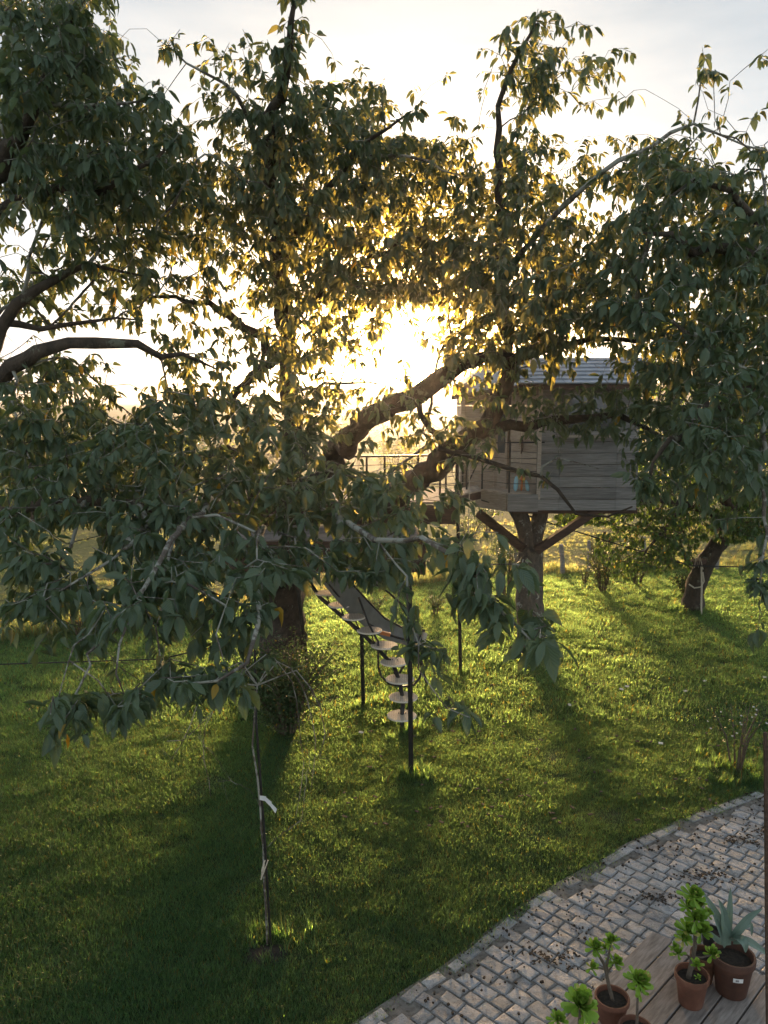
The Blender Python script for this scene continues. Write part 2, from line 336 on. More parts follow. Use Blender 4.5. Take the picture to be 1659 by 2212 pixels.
nx = len(xs); ii = np.arange(nx-1)[None] + np.arange(len(rows)-1)[:, None]*nx
Lf = np.stack([ii, ii+1, ii+1+nx, ii+nx], -1).reshape(-1, 4)
tag(link('field', mesh_np('field', V, Lf, np.full(len(Lf), 4), M['pasture'])), kind='structure')
V = [(-4000, -300, -1.2), (4000, -300, -1.2), (4000, 60, -1.2), (-4000, 60, -1.2), (4000, 7500, -14), (-4000, 7500, -14), (-4000, 140, -14), (4000, 140, -14)]
tag(link('land', mesh_np('land', V, [0, 1, 2, 3, 3, 2, 7, 6, 6, 7, 4, 5], [4, 4, 4], M['pasture'])), kind='structure')
# ------------------------------------------------------------------ leaf templates
def leaf_template(L, Wd, pet=.25, fold=.18, droop=.25, st=((.22, .80), (.5, 1.0), (.78, .62))):
    """leaf hanging along +X from the origin: petiole, then a folded, curved blade"""
    V = []; U = []; Fc = []
    def cz(t): return -droop*L*t*t
    p0 = (0, 0, 0); pe = (pet*L, 0, 0)
    V += [(0, -.004*L*2, 0), (0, .004*L*2, 0)]; U += [(.5, 0), (.5, 0)]
    V.append(pe); U.append((.5, 0)); Fc.append((0, 2, 1))
    prev = None; k = 3
    for t, w in st:
        x = pet*L + t*L; hw = w*Wd/2; z = cz(t)
        V += [(x, -hw, z+fold*hw*1.6), (x, 0, z), (x, hw, z+fold*hw*1.6)]; U += [(0, t), (.5, t), (1, t)]
        if prev is None: Fc += [(2, k, k+1), (2, k+1, k+2)]
        else: Fc += [(prev, k, k+1, prev+1), (prev+1, k+1, k+2, prev+2)]
        prev = k; k += 3
    V.append((pet*L+L, 0, cz(1.0))); U.append((.5, 1)); Fc += [(prev, k, prev+1), (prev+1, k, prev+2)]
    return np.array(V, float), np.array(U, float), Fc
LT_CH = [leaf_template(1, .42, .22, .35, .18), leaf_template(1, .46, .25, .15, .42), leaf_template(1, .38, .2, .65, -.08), leaf_template(.8, .40, .3, .9, .5, ((.2, .9), (.45, 1.0), (.8, .5))), leaf_template(1.1, .36, .2, .3, .0)]
LT_AP = [leaf_template(1, .66, .2, .3, .2, ((.4, 1.0),)), leaf_template(1, .58, .2, .2, .4, ((.45, 1.0),))]
def place_leaves(name, tmpl, P, X, Up, Sc, mat, kids=None):
    """merge leaves: origin P, direction X, approximate normal Up, size Sc"""
    n = len(P); which = rng.integers(0, len(tmpl), n); X = X/np.linalg.norm(X, axis=1, keepdims=True)
    Yv = np.cross(Up, X); Yv /= (np.linalg.norm(Yv, axis=1, keepdims=True)+1e-9); Z = np.cross(X, Yv)
    Vs = []; Ls = []; Ss = []; Us = []; off = 0
    for k, (tv, tu, tf) in enumerate(tmpl):
        id_ = np.nonzero(which == k)[0]
        if not len(id_): continue
        B = np.stack([X[id_], Yv[id_], Z[id_]], 1)
        W_ = np.einsum('vk,nkc->nvc', tv, B)*Sc[id_, None, None] + P[id_, None, :]
        lp = np.concatenate([np.array(f) for f in tf]); sz = np.array([len(f) for f in tf])
        Ls.append((lp[None] + (np.arange(len(id_))*len(tv))[:, None] + off).ravel()); Ss.append(np.tile(sz, len(id_)))
        Vs.append(W_.reshape(-1, 3)); Us.append(np.tile(tu, (len(id_), 1))); off += len(id_)*len(tv)
    return mesh_np(name, np.concatenate(Vs), np.concatenate(Ls), np.concatenate(Ss), mat, np.concatenate(Us))
# ------------------------------------------------------------------ tree growing
class Tree:
    def __init__(s): s.P = []; s.par = []; s.pl = []; s.r = []; s.limb = []
    def polyline(s, pts, rad, start=None, step=.13, wob=.02, limb=0):
        """pts: world points; starts at node index start or at its own first point"""
        pts = [Vector(p) for p in pts]; n = len(pts)
        def cr(i, t):
            p0, p1, p2, p3 = pts[max(i-1, 0)], pts[i], pts[min(i+1, n-1)], pts[min(i+2, n-1)]
            return .5*((2*p1) + (-p0+p2)*t + (2*p0-5*p1+4*p2-p3)*t*t + (-p0+3*p1-3*p2+p3)*t**3)
        out = []
        for i in range(n-1):
            m = max(1, int((pts[i+1]-pts[i]).length/step))
            for j in range(m): out.append((cr(i, j/m), rad[0]+(rad[1]-rad[0])*(i+j/m)/(n-1)))
        out.append((pts[-1], rad[1]))
        last = start if start is not None else -1; ids = []
        for k, (p, r) in enumerate(out):
            if k == 0 and start is not None: continue
            w = wob if k not in (0, len(out)-1) else wob*.3
            p = p + Vector([random.gauss(0, w) for _ in range(3)])
            s.P.append(tuple(p)); s.par.append(last); s.r.append(r); s.limb.append(limb)
            s.pl.append(0 if last < 0 else s.pl[last] + (Vector(s.P[last])-p).length)
            last = len(s.P)-1; ids.append(last)
        return ids
    def nearest(s, p):
        return int(np.argmin(np.sum((np.array(s.P)-np.array(tuple(p)))**2, 1)))
    def branch(s, pts, rad, limb=0, **k):
        a = s.nearest(pts[0]); return s.polyline([s.P[a]]+list(pts[1:]), rad, a, limb=limb, **k)
def attach(trees, A, bias=.22, step=.11, droop=.04, maxlen=None):
    """grow a twig to every attractor from the cheapest node of any tree; returns per-tree tips (node index)"""
    cap = sum(len(t.P) for t in trees) + len(A)*14 + 1000
    NP = np.zeros((cap, 3)); NC = np.zeros(cap); NT = np.zeros(cap, int); NI = np.zeros(cap, int); m = 0
    for ti, t in enumerate(trees):
        k = len(t.P); NP[m:m+k] = t.P; NC[m:m+k] = np.array(t.pl)*bias; NT[m:m+k] = ti; NI[m:m+k] = np.arange(k); m += k
    d0 = np.array([np.min(np.linalg.norm(NP[:m:3]-a, axis=1)) for a in A]); tips = [[] for _ in trees]
    for q in np.argsort(d0):
        a = A[q]; dd = np.linalg.norm(NP[:m]-a, axis=1); c = dd + NC[:m]; j = int(np.argmin(c)); L_ = dd[j]
        t = trees[NT[j]]; node = NI[j]; n = max(1, int(L_/step)); n = min(n, 13); p0 = NP[j].copy(); v = a-p0
        # a sideways and upward bow makes the twig arch and then hang
        bow = rng.normal(0, .07, 3)*L_; bow[2] += droop*L_*2.0
        last = node
        for i in range(1, n+1):
            u = i/n; p = p0 + v*u + bow*math.sin(math.pi*u) + (rng.normal(0, .008, 3) if i < n else 0)
            t.P.append(tuple(p)); t.par.append(last); t.r.append(0); t.limb.append(-1); t.pl.append(t.pl[last]+L_/n); last = len(t.P)-1
            if m < cap: NP[m] = p; NC[m] = t.pl[last]*bias; NT[m] = NT[j]; NI[m] = last; m += 1
        tips[NT[j]].append((last, int(q)))
    return tips
def tree_meshes(t, tip=.0022, expo=.42, rough=.10):
    n = len(t.P); cnt = np.zeros(n); par = np.array(t.par); kids = [[] for _ in range(n)]
    for i in range(n):
        if par[i] >= 0: kids[par[i]].append(i)
    for i in range(n-1, -1, -1):
        if not kids[i]: cnt[i] += 1
        if par[i] >= 0: cnt[par[i]] += cnt[i]
    rad = np.where(np.array(t.limb) < 0, tip*cnt**expo, np.maximum(np.array(t.r), tip*1.1))
    rad = np.where(np.array(t.limb) < 0, np.minimum(rad, .017), rad)
    for i in range(n):
        if par[i] >= 0: rad[i] = min(rad[i], rad[par[i]]*1.0+.0005) if t.limb[i] < 0 else rad[i]
    chains = {}
    limb = t.limb
    def main_kid(i):
        ks = [k for k in kids[i] if (limb[k] == limb[i])]
        if not ks: return None
        return max(ks, key=lambda k: cnt[k])
    done = np.zeros(n, bool)
    for i in range(n):
        if done[i]: continue
        ch = [i]; done[i] = True; k = main_kid(i)
        while k is not None and not done[k]: ch.append(k); done[k] = True; k = main_kid(k)
        lb = limb[i]; pts = list(ch)
        if par[i] >= 0: pts = [par[i]] + pts
        if len(pts) > 1: chains.setdefault(lb, []).append(pts)
    P = np.array(t.P); out = {}
    for lb, cs in chains.items():
        Vs = []; Ls = []; Ss = []; off = 0
        for ch in cs:
            c = P[ch]; r = rad[ch].copy()
            if par[ch[1]] == ch[0] and len(ch) > 1 and (limb[ch[0]] != lb or rad[ch[0]] > 1.5*rad[ch[1]]): r[0] = r[1]*1.25
            k = 4 if r.max() < .007 else (6 if r.max() < .04 else 12)
            tg = np.gradient(c, axis=0) if len(c) > 1 else c; tg /= (np.linalg.norm(tg, axis=1, keepdims=True)+1e-9)
            ref = np.array([.31, .2, .93]); U_ = np.zeros_like(c)
            for q in range(len(c)):
                u = ref - tg[q]*np.dot(ref, tg[q]); nu = np.linalg.norm(u)
                if nu < .05: u = np.cross(tg[q], [1, 0, 0]); nu = np.linalg.norm(u)+1e-9
                u /= nu; U_[q] = u; ref = u
            Wv = np.cross(tg, U_); ang = np.arange(k)*2*math.pi/k
            rr = r[:, None]*np.ones(k)[None]
            if r.max() > .02: rr = rr*(1 + rng.normal(0, rough, rr.shape))
            ring = c[:, None] + rr[..., None]*(U_[:, None]*np.cos(ang)[None, :, None] + Wv[:, None]*np.sin(ang)[None, :, None])
            Vs.append(ring.reshape(-1, 3)); m = len(c); i0 = np.arange(m-1)[:, None]*k + np.arange(k)[None]; i1 = np.arange(m-1)[:, None]*k + (np.arange(k)[None]+1) % k
            Q = np.stack([i0, i1, i1+k, i0+k], -1).reshape(-1, 4) + off
            Ls.append(Q.ravel()); Ss.append(np.full(len(Q), 4)); Ls.append(np.arange(k)+off+(m-1)*k); Ss.append(np.array([k])); off += m*k
        out[lb] = (np.concatenate(Vs), np.concatenate(Ls), np.concatenate(Ss))
    return out, rad
# ------------------------------------------------------------------ the cherry canopy: density per 60 x 60 cell of the view
DENS = ["7774000000310000000100000000",
"7777200222400000014422000000",
"8888200333522000114634200100",
"8888530345554420013621210110",
"8888754256667510213311001312",
"8888875357888886425323465220",
"7888888667756766346445687651",
"4677777666677774655523466775",
"1356665555667556666466756777",
"3554543544665556777777746777",
"5543424334566677777888667777",
"2333213333455522577788876777",
"1211034234554213566744356777",
"4663015124532101344322367777",
"5665345655554332233434567776",
"7777777655662244332344456775",
"7777775455651122331010256765",
"6777887667776652211100034555",
"5666777654555554300000001221",
"6323666654544544310000000000",
"5323577777556662430000000002",
"5555566554100131451000000002",
"5334534444100130132100000002",
"0101002443000023001100000000",
"0000134441000002000000000000",
"0210342010000000110000000000",
"0210000000000000100000000000"]
DEPTH = [(50,100,4.6,3),(200,300,4.9,3),(50,450,5,3),(450,150,6.6,1.2),(620,100,5.8,1.2),(620,400,6.6,4),(900,350,7.5,4),(1150,150,7.2,1.6),(1150,450,7,4),(1450,450,5.6,3),(1560,200,6.6,.8),
(1450,700,5.4,3),(1550,950,4.9,2.5),(600,650,7.2,4),(900,700,8,3),(1150,650,6.4,4),(100,700,6.6,2.5),(400,750,7,3),(100,900,5.2,3),(300,1000,4.5,3),(500,950,5.2,3),(700,850,7,3),(650,1050,4.9,2.5),
(900,900,7.4,2),(1050,850,7.6,2),(1250,900,7.9,1),(850,1100,4.6,2),(100,1150,4.2,2),(300,1300,3.7,1),(550,1300,3.7,.8),(500,1500,3.45,.4),(130,1560,3.4,.3),(1050,1300,3.5,.3),(900,1400,3.9,.3),(1010,1570,3.7,.15),(1650,1250,5,.4)]
DA = np.array(DEPTH, float)
def depth_at(x, y):
    w = 1/(((DA[:, 0]-x)**2+(DA[:, 1]-y)**2)+900)**1.6; w /= w.sum(); return float(w@DA[:, 2]), float(w@DA[:, 3])
LEAF = .108
ATT = []
for j, row in enumerate(DENS):
    for i, ch in enumerate(row):
        v = int(ch)
        if 5 <= j <= 10 and 9 <= i <= 19 and v >= 3: v = min(8, v+1)
        if not v: continue
        f_, th = depth_at(i*60+30, j*60+30)
        lpx = LEAF*F/(f_+th*.4); area = 7*.24*lpx*lpx*.62
        od = {1: .15, 2: .45, 3: 1.0, 4: 1.8, 5: 3.0, 6: 4.3, 7: 5.6, 8: 6.6}[v]
        n = od*3600/area; n = int(n) + (random.random() < n-int(n))
        for _ in range(n):
            x = i*60 + random.random()*60; y = j*60 + random.random()*60; f2, t2 = depth_at(x, y)
            ATT.append(tuple(D(x, y-lpx*.45, f2 + t2*random.random()**1.2)))
for x, y in ((830,1235),(590,1350),(560,1330),(520,1500),(470,1510),(430,1505),(400,1500),(350,1490),(290,1540),(262,1535),(320,1530),(120,1560),(140,1550),(170,1545),(190,1410),(205,1405),(905,1430),(950,1430),(860,1335),(1000,1240),(1030,1290),(1060,1310),(1080,1340),(1110,1270),(1150,1375),(1155,1360),(1130,1260),(1015,1560),(1030,1320),(960,1200),(700,1210),(740,1190),(800,1200),(850,1190),(980,1210),(1040,1265),(1010,1300),(20,1340),(60,1330),(110,1290),(250,1340),(300,1330),(340,1370),(390,1360),(480,1360)):
    f2, t2 = depth_at(x, y); lp = LEAF*F/f2
    for _ in range(2): ATT.append(tuple(D(x+random.gauss(0, 9), y-lp*.75+random.gauss(0, 9), f2+random.uniform(-.08, .15))))
# leaves behind the top and side frame edges so the crown goes on outside the picture
for _ in range(420):
    x = random.choice([random.uniform(-420, 0), random.uniform(1659, 2050)]); y = random.uniform(-100, 1150)
    f2, t2 = depth_at(max(0, min(1659, x)), max(0, y)); ATT.append(tuple(D(x, y, f2+t2*random.random())))
for _ in range(120):
    x = random.uniform(-300, 240); y = random.uniform(-330, 0); ATT.append(tuple(D(x, y, 4.6+2.5*random.random())))
ATT = np.array(ATT)
def DD(*q): return [D(*p) for p in q]
main = Tree()
base = G(603, 1452)
main.polyline([base+Vector((0, 0, -.15)), base+Vector((.02, 0, .25)), D(606, 1340, 12.0), D(600, 1270, 11.9), D(592, 1215, 11.8)], (.25, .46), limb=0, wob=.03)
EXTRA = []
def tips_for(q, k):
    x, y, d = q[-1]
    if k not in (5, 6, 24): EXTRA.extend(tuple(D(x+random.gauss(0, 20), y-12+random.gauss(0, 16), d+random.gauss(0, .15))) for _ in range(7))
def LB(k, r, *q): tips_for(q, k); return main.branch(DD(*q), r, limb=k, wob=.028 if r[0] > .03 else .016, step=.16)
LB(1, (0.155, 0.012), (600,1270,11.9),(650,1130,11.2),(715,1000,10.2),(765,930,9.2),(850,880,8.5),(910,850,8.4),(960,812,8.4),(1000,790,8.4),(1050,772,8.3),(1110,770,8.2),(1160,757,8.1),(1240,742,8.0),(1330,733,7.8),(1430,738,7.4))
LB(2, (0.19, 0.075), (600,1270,11.9),(760,1140,11),(870,1055,10.2),(950,1000,9.5),(1000,962,9.2),(1050,922,8.9),(1090,850,8.6),(1105,795,8.4))
LB(3, (0.062, 0.008), (1105,795,8.4),(1086,700,8.2),(1078,500,8.0),(1080,330,7.8),(1085,230,7.6),(1115,120,7.4),(1160,50,7.3))
LB(4, (0.068, 0.008), (1030,938,9.0),(1130,915,8.6),(1240,903,8.4),(1330,905,8.2),(1390,920,8),(1450,950,7.8))
LB(5, (0.032, 0.008), (880,872,8.2),(930,925,8.1),(965,965,7.8),(1008,981,7.5),(1072,1007,7.2),(1123,1027,7.1),(1156,1035,7.0),(1205,1072,6.9),(1245,1106,6.8),(1310,1112,6.7),(1370,1095,6.6))
LB(6, (0.014, 0.004), (1156,1035,7),(1174,1012,6.95),(1198,990,6.9),(1240,998,6.85),(1292,1013,6.8))
LB(7, (0.1, 0.01), (600,1270,11.9),(560,1100,10.4),(535,992,9.3),(460,980,8.6),(370,1000,8.1),(250,1050,7))
LB(8, (0.03, 0.006), (1083,620,8.1),(1130,545,7.7),(1190,470,7.2),(1260,405,6.9),(1340,350,6.7),(1400,322,6.6),(1450,287,6.6),(1500,265,6.6),(1560,285,6.6),(1650,325,6.6))
LB(9, (.010, .004), (1500,265,6.6),(1508,215,6.6),(1516,160,6.6))
LB(10, (0.15, 0.008), (600,1270,11.9),(628,1100,11.2),(628,850,10.2),(618,700,9.5),(605,560,8.8),(592,420,8.0),(590,280,7.1),(612,150,6.2),(634,40,5.9),(642,-25,5.8))
LB(11, (0.024, 0.004), (592,410,8.0),(535,245,7.1),(480,182,6.8),(410,135,6.7),(360,98,6.6))
LB(12, (0.075, 0.008), (625,790,9.9),(560,735,9.3),(500,680,9),(450,655,8.7),(370,643,8.3),(290,640,8))
LB(13, (0.045, 0.006), (605,560,8.8),(680,450,8.2),(760,350,7.6),(830,280,7.2),(885,240,7))
LB(14, (0.02, 0.004), (760,350,7.6),(880,338,7.5),(960,362,7.5),(1012,385,7.5))
LB(15, (0.04, 0.006), (618,700,9.5),(700,620,8.8),(800,560,8.2),(900,522,7.8),(985,545,7.6))
LB(16, (0.026, 0.005), (620,870,10.2),(700,832,8.8),(790,828,8.4),(868,832,8.3))
LB(17, (0.07, 0.006), (628,760,9.8),(560,800,9),(500,855,8.5),(430,880,8),(300,900,7))
LB(18, (0.03, 0.005), (1330,733,6.9),(1380,640,6.4),(1400,520,6),(1440,430,5.9),(1500,385,5.9))
LB(19, (0.028, 0.008), (535,992,9.3),(500,1040,7),(440,1100,5.2),(370,1170,4.2),(310,1260,3.9),(250,1340,3.7))
LB(20, (0.026, 0.004), (640,1120,11),(680,1090,7),(760,1140,4.9),(830,1165,4.4),(920,1172,4),(1000,1212,3.8),(1060,1290,3.6),(1100,1350,3.55),(1150,1388,3.5))
LB(21, (0.018, 0.004), (560,1100,10),(570,1170,6),(565,1260,4.2),(560,1350,3.7),(535,1440,3.5),(470,1475,3.4),(390,1480,3.4))
LB(22, (0.008, 0.003), (310,1260,3.9),(250,1390,3.6),(262,1450,3.55),(272,1515,3.5))
LB(23, (0.008, 0.003), (270,1310,3.8),(200,1400,3.6),(185,1450,3.5),(165,1500,3.45),(150,1548,3.4))
LB(24, (0.007, 0.002), (800,1155,4.6),(880,1250,4.2),(888,1320,4.1),(915,1380,4.0),(925,1440,3.9),(960,1520,3.8),(1015,1552,3.7))
LB(25, (0.011, 0.003), (700,1110,6.5),(650,1035,5.6),(700,1015,5.4),(770,1030,5.2),(815,1080,5.1))
LB(26, (0.01, 0.003), (660,1115,7.5),(600,1110,5.6),(640,1180,5),(700,1200,4.8),(790,1240,4.6))
left = Tree()
left.polyline([Vector((-4.6, 6.6, -.1)), Vector((-4.5, 6.5, 1.5)), Vector((-4.1, 6.3, 3.4)), D(-120, 860, 6.3)], (.30, .22), limb=0)
def LL(k, r, *q): tips_for(q, 0); return left.branch(DD(*q), r, limb=k, wob=.03, step=.16)
LL(1, (0.075, 0.006), (-120,860,6.3),(20,800,6.1),(100,760,6),(200,737,6),(285,745,6.0),(400,755,6.2),(470,800,6.4))
LL(2, (0.06, 0.006), (-60,830,6.2),(0,690,6.2),(70,628,6.2),(140,592,6.2),(200,580,6.2),(330,600,6.2))
LL(3, (0.04, 0.006), (-120,860,6.3),(-20,702,6.4),(90,716,6.4),(200,700,6.4),(300,690,6.5))
LL(4, (0.09, 0.006), (-120,860,6.3),(-70,500,5.8),(40,300,5.4),(140,120,5.2),(200,-30,5.1))
LL(5, (0.025, 0.005), (60,270,5.3),(150,230,5.2),(240,225,5.2),(340,215,5.3))
LL(6, (0.04, 0.005), (-70,500,5.8),(80,420,5.6),(220,400,5.5),(330,340,5.5),(380,300,5.5))
LL(7, (0.07, 0.008), (-120,960,6.1),(-30,1100,5.6),(100,1095,5.4),(200,1085,5.2),(310,1090,5),(400,1100,4.8))
LL(8, (0.016, 0.004), (200,1085,5.2),(165,1180,4.7),(120,1210,4.4),(60,1215,4.2))
LL(9, (0.018, 0.004), (310,1090,5),(295,1170,4.6),(290,1195,4.5),(180,1225,4.2),(95,1300,4.0))
LL(10, (0.018, 0.004), (385,1100,4.8),(375,1160,4.6),(360,1210,4.4),(300,1290,4.1))
LL(11, (0.012, 0.004), (20,800,6.1),(40,900,5.8),(60,1000,5.4),(100,1060,5))
right = Tree()
right.polyline([Vector((6.2, 8.6, -.1)), Vector((6.0, 8.4, 2)), Vector((5.2, 7.8, 4)), D(1800, 700, 7.2)], (.28, .2), limb=0)
def LR(k, r, *q): tips_for(q, 0); return right.branch(DD(*q), r, limb=k)
LR(1, (0.08, 0.006), (1800,700,7.2),(1659,565,6.5),(1560,545,6.2),(1450,520,5.9),(1380,505,5.8))
LR(2, (0.06, 0.006), (1800,700,7.2),(1640,830,6.2),(1520,890,5.7),(1450,960,5.4),(1400,1040,5.3))
LR(3, (0.04, 0.006), (1659,565,6.5),(1600,440,6.2),(1520,390,6),(1440,390,6))
LR(4, (0.022, 0.005), (1640,830,6.2),(1650,1000,5.5),(1655,1150,5.2),(1640,1260,5.1))
LR(5, (0.03, 0.006), (1640,830,6.2),(1560,760,5.9),(1450,700,5.7),(1350,650,5.8))
cherries = [main, left, right]
ATT = np.concatenate([ATT, np.array(EXTRA)])
tips = attach(cherries, ATT)
def _x(): pass
def cherry_object(t, tp, label, group, name='cherry_tree', leafmat='cherry_leaf', size=LEAF, nl=(6, 9), bark='bark', twig='twig', tmpl=LT_CH, parts=300, crown=.0022):
    b = Vector(t.P[0]); b.z = 0; root = empty(name, b); tag(root, label, 'tree', group)
    ms, rad = tree_meshes(t, crown)
    for lb in sorted(ms):
        Vv, Ll, Sz = ms[lb]; Vv = Vv - np.array(tuple(b))
        nm = 'trunk' if lb == 0 else ('twigs' if lb < 0 else 'limb')
        o = link(nm, mesh_np(nm, Vv, Ll, Sz, M[bark] if lb >= 0 and Sz.size and (lb == 0 or rad[[i for i in range(len(t.P)) if t.limb[i] == lb]].max() > .03) else M[twig]), root)
        if lb < 0: o['kind'] = 'stuff'
    # leaves: hang in bunches from the last centimetres of every twig
    P, X, U_, Sc = [], [], [], []
    NPs = np.array(t.P)
    for tipi, _ in tp:
        a = NPs[tipi]; pb = NPs[t.par[tipi]]; dirv = a-pb; dirv /= (np.linalg.norm(dirv)+1e-9)
        n = random.randint(*nl); s0 = size*random.uniform(.72, 1.15)
        for k in range(n):
            back = random.random()**1.4*.16*size/.118; p = a - dirv*back
            az = random.uniform(0, 2*math.pi); out = np.array([math.cos(az), math.sin(az), 0])*random.uniform(.3, 1.15)
            x = out + dirv*.35 + np.array([0, 0, -random.uniform(.2, 1.4)])
            up = out*.9 + np.array([0, 0, .55]) + rng.normal(0, .3, 3)
            P.append(p); X.append(x); U_.append(up); Sc.append(s0*random.choice((random.uniform(.45, .8), random.uniform(.8, 1.2), random.uniform(.8, 1.2))))
    P = np.array(P); X = np.array(X); U_ = np.array(U_); Sc = np.array(Sc)
    # the leaves that show largest are single parts, the rest one mass
    own = np.zeros(len(P), bool)
    if parts:
        px = 829.5 + F*P[:, 0]/(P[:, 1]*CP-(P[:, 2]-CAM_H)*SP); dd = P[:, 1]*CP-(P[:, 2]-CAM_H)*SP
        py = 1106 - F*(P[:, 1]*SP+(P[:, 2]-CAM_H)*CP)/dd
        sc = np.where((px > 0) & (px < 1659) & (py > -20) & (py < 2212), Sc/dd, 0); own[np.argsort(-sc)[:parts]] = True
        mesh_l = []
        for tv, tu, tf in tmpl:
            lp = np.concatenate([np.array(f) for f in tf]); mesh_l.append(mesh_np('leaf', tv, lp, [len(f) for f in tf], M[leafmat], tu))
        for i in np.nonzero(own)[0]:
            x = Vector(X[i]).normalized(); y = Vector(U_[i]).cross(x).normalized(); z = x.cross(y)
            m = Matrix((x, y, z)).transposed().to_4x4(); o = link('leaf', random.choice(mesh_l), root)
            o.matrix_basis = Matrix.Translation(Vector(P[i])-b) @ m @ Matrix.Diagonal((Sc[i], Sc[i], Sc[i], 1))
    r_ = ~own
    o = link('foliage', place_leaves('foliage', tmpl, P[r_]-np.array(tuple(b)), X[r_], U_[r_], Sc[r_], M[leafmat]), root); o['kind'] = 'stuff'
    return root, len(P)
print('attractors', len(ATT), [len(q) for q in tips])
cherry_object(main, tips[0], 'big spreading cherry tree with a gnarled dark trunk that carries the wooden platform', 'cherry trees around the lawn')
cherry_object(left, tips[1], 'cherry tree at the left edge whose drooping dark boughs reach in from outside', 'cherry trees around the lawn')
cherry_object(right, tips[2], 'cherry tree at the right edge with dense dark leaves in front of the apple tree', 'cherry trees around the lawn')
# ------------------------------------------------------------------ apple tree
apple = Tree(); ab = G(1490, 1316)
AY = dep(ab)
apple.polyline([ab+Vector((0, 0, -.1)), D(1502, 1270, AY-.05), D(1528, 1210, AY-.1), D(1560, 1160, AY-.2), D(1578, 1110, AY-.3)], (.20, .15), limb=0, wob=.012)
for k, (r, q) in enumerate([((.12, .03), [(1578,1110,AY-.3),(1540,1030,AY-.6),(1480,960,AY-1),(1420,900,AY-1.2)]), ((.11, .03), [(1578,1110,AY-.3),(1600,1000,AY),(1620,880,AY),(1640,760,AY)]),
        ((.09, .02), [(1560,1130,AY-.3),(1480,1090,AY-.8),(1380,1080,AY-1.3),(1290,1090,AY-1.6)]), ((.07, .02), [(1578,1110,AY-.3),(1680,1060,AY),(1780,1060,AY)]), ((.05, .01), [(1480,1090,AY-.8),(1430,1150,AY-1.4),(1390,1200,AY-1.6)])]):
    apple.branch(DD(*q), r, limb=k+1)
AA = []
for cx, cy, rx, ry, n in [(1510,880,170,170,330),(1600,1000,120,150,260),(1430,1050,130,70,230),(1290,1105,90,28,70),(1370,1180,90,50,120),(1510,1130,140,38,170),(1640,1110,70,60,110),(1620,720,120,170,240),(1345,1238,26,20,14),(1455,1185,50,40,60),(1420,1215,22,26,16),(1235,1120,50,14,18),(1430,760,90,90,120),(1750,950,120,250,160),(1590,1140,60,30,50)]:
    for _ in range(int(n*1.9)):
        a = random.uniform(0, 6.283); q = math.sqrt(random.random()); AA.append(tuple(D(cx+rx*q*math.cos(a), cy+ry*q*math.sin(a), AY-2+random.random()*3)))
AA = np.array(AA); tp = attach([apple], AA, bias=.2, step=.16)
r0, _ = cherry_object(apple, tp[0], 'leaning apple tree with a dark curved trunk on the sunlit lawn', None, 'apple_tree', 'apple_leaf', .085, (8, 11), 'bark', 'stem', LT_AP, 0, .0035)
# ------------------------------------------------------------------ tree that carries the tree house
t2 = Tree(); hb = G(1150, 1400); HD = dep(hb)
t2.polyline([hb+Vector((.02, 0, -.15)), hb+Vector((0, 0, .12)), D(1146, 1330, HD-.05), D(1144, 1240, HD-.1), D(1146, 1180, HD-.15)], (.245, .205), limb=0, wob=.008)
t2.branch(DD((1146,1190,HD-.15),(1132,1140,HD-.15),(1108,1085,HD-.15)), (.135, .125), limb=1, wob=.004)
t2.branch(DD((1146,1190,HD-.15),(1160,1145,HD-.1),(1172,1085,HD-.05)), (.135, .12), limb=2, wob=.004)
root = empty('host_tree', hb); tag(root, 'straight lichen spotted tree trunk that forks under the grey tree house', 'tree')
ms, rad = tree_meshes(t2, rough=.035)
for lb in ms:
    Vv, Ll, Sz = ms[lb]; link('trunk' if lb == 0 else 'limb', mesh_np('trunk', Vv-np.array(tuple(hb)), Ll, Sz, M['bark_grey']), root)
# earth ring at its foot
ring = []
def patch(name, cx, cy, rx, ry, mat, z=.016, n=40, seed=0, amp=.25):
    r_ = random.Random(seed); mb = MB(); V = [(cx, cy, z+.012)]; Fs = []
    ph = [r_.uniform(0, 6.28) for _ in range(4)]
    for k in range(n):
        a = 2*math.pi*k/n; q = 1 + amp*(math.sin(2*a+ph[0])*.5+math.sin(3*a+ph[1])*.35+math.sin(7*a+ph[2])*.25)
        V.append((cx+rx*q*math.cos(a), cy+ry*q*math.sin(a), z-.02)); Fs.append((0, 1+k, 1+(k+1) % n))
    mb.add(V, Fs); o = mb.build(name, mat, smooth=True); o['kind'] = 'structure'; return o
patch('bare_earth', hb.x+.05, hb.y-.25, .70, .60, M['litter'], .010, seed=3)
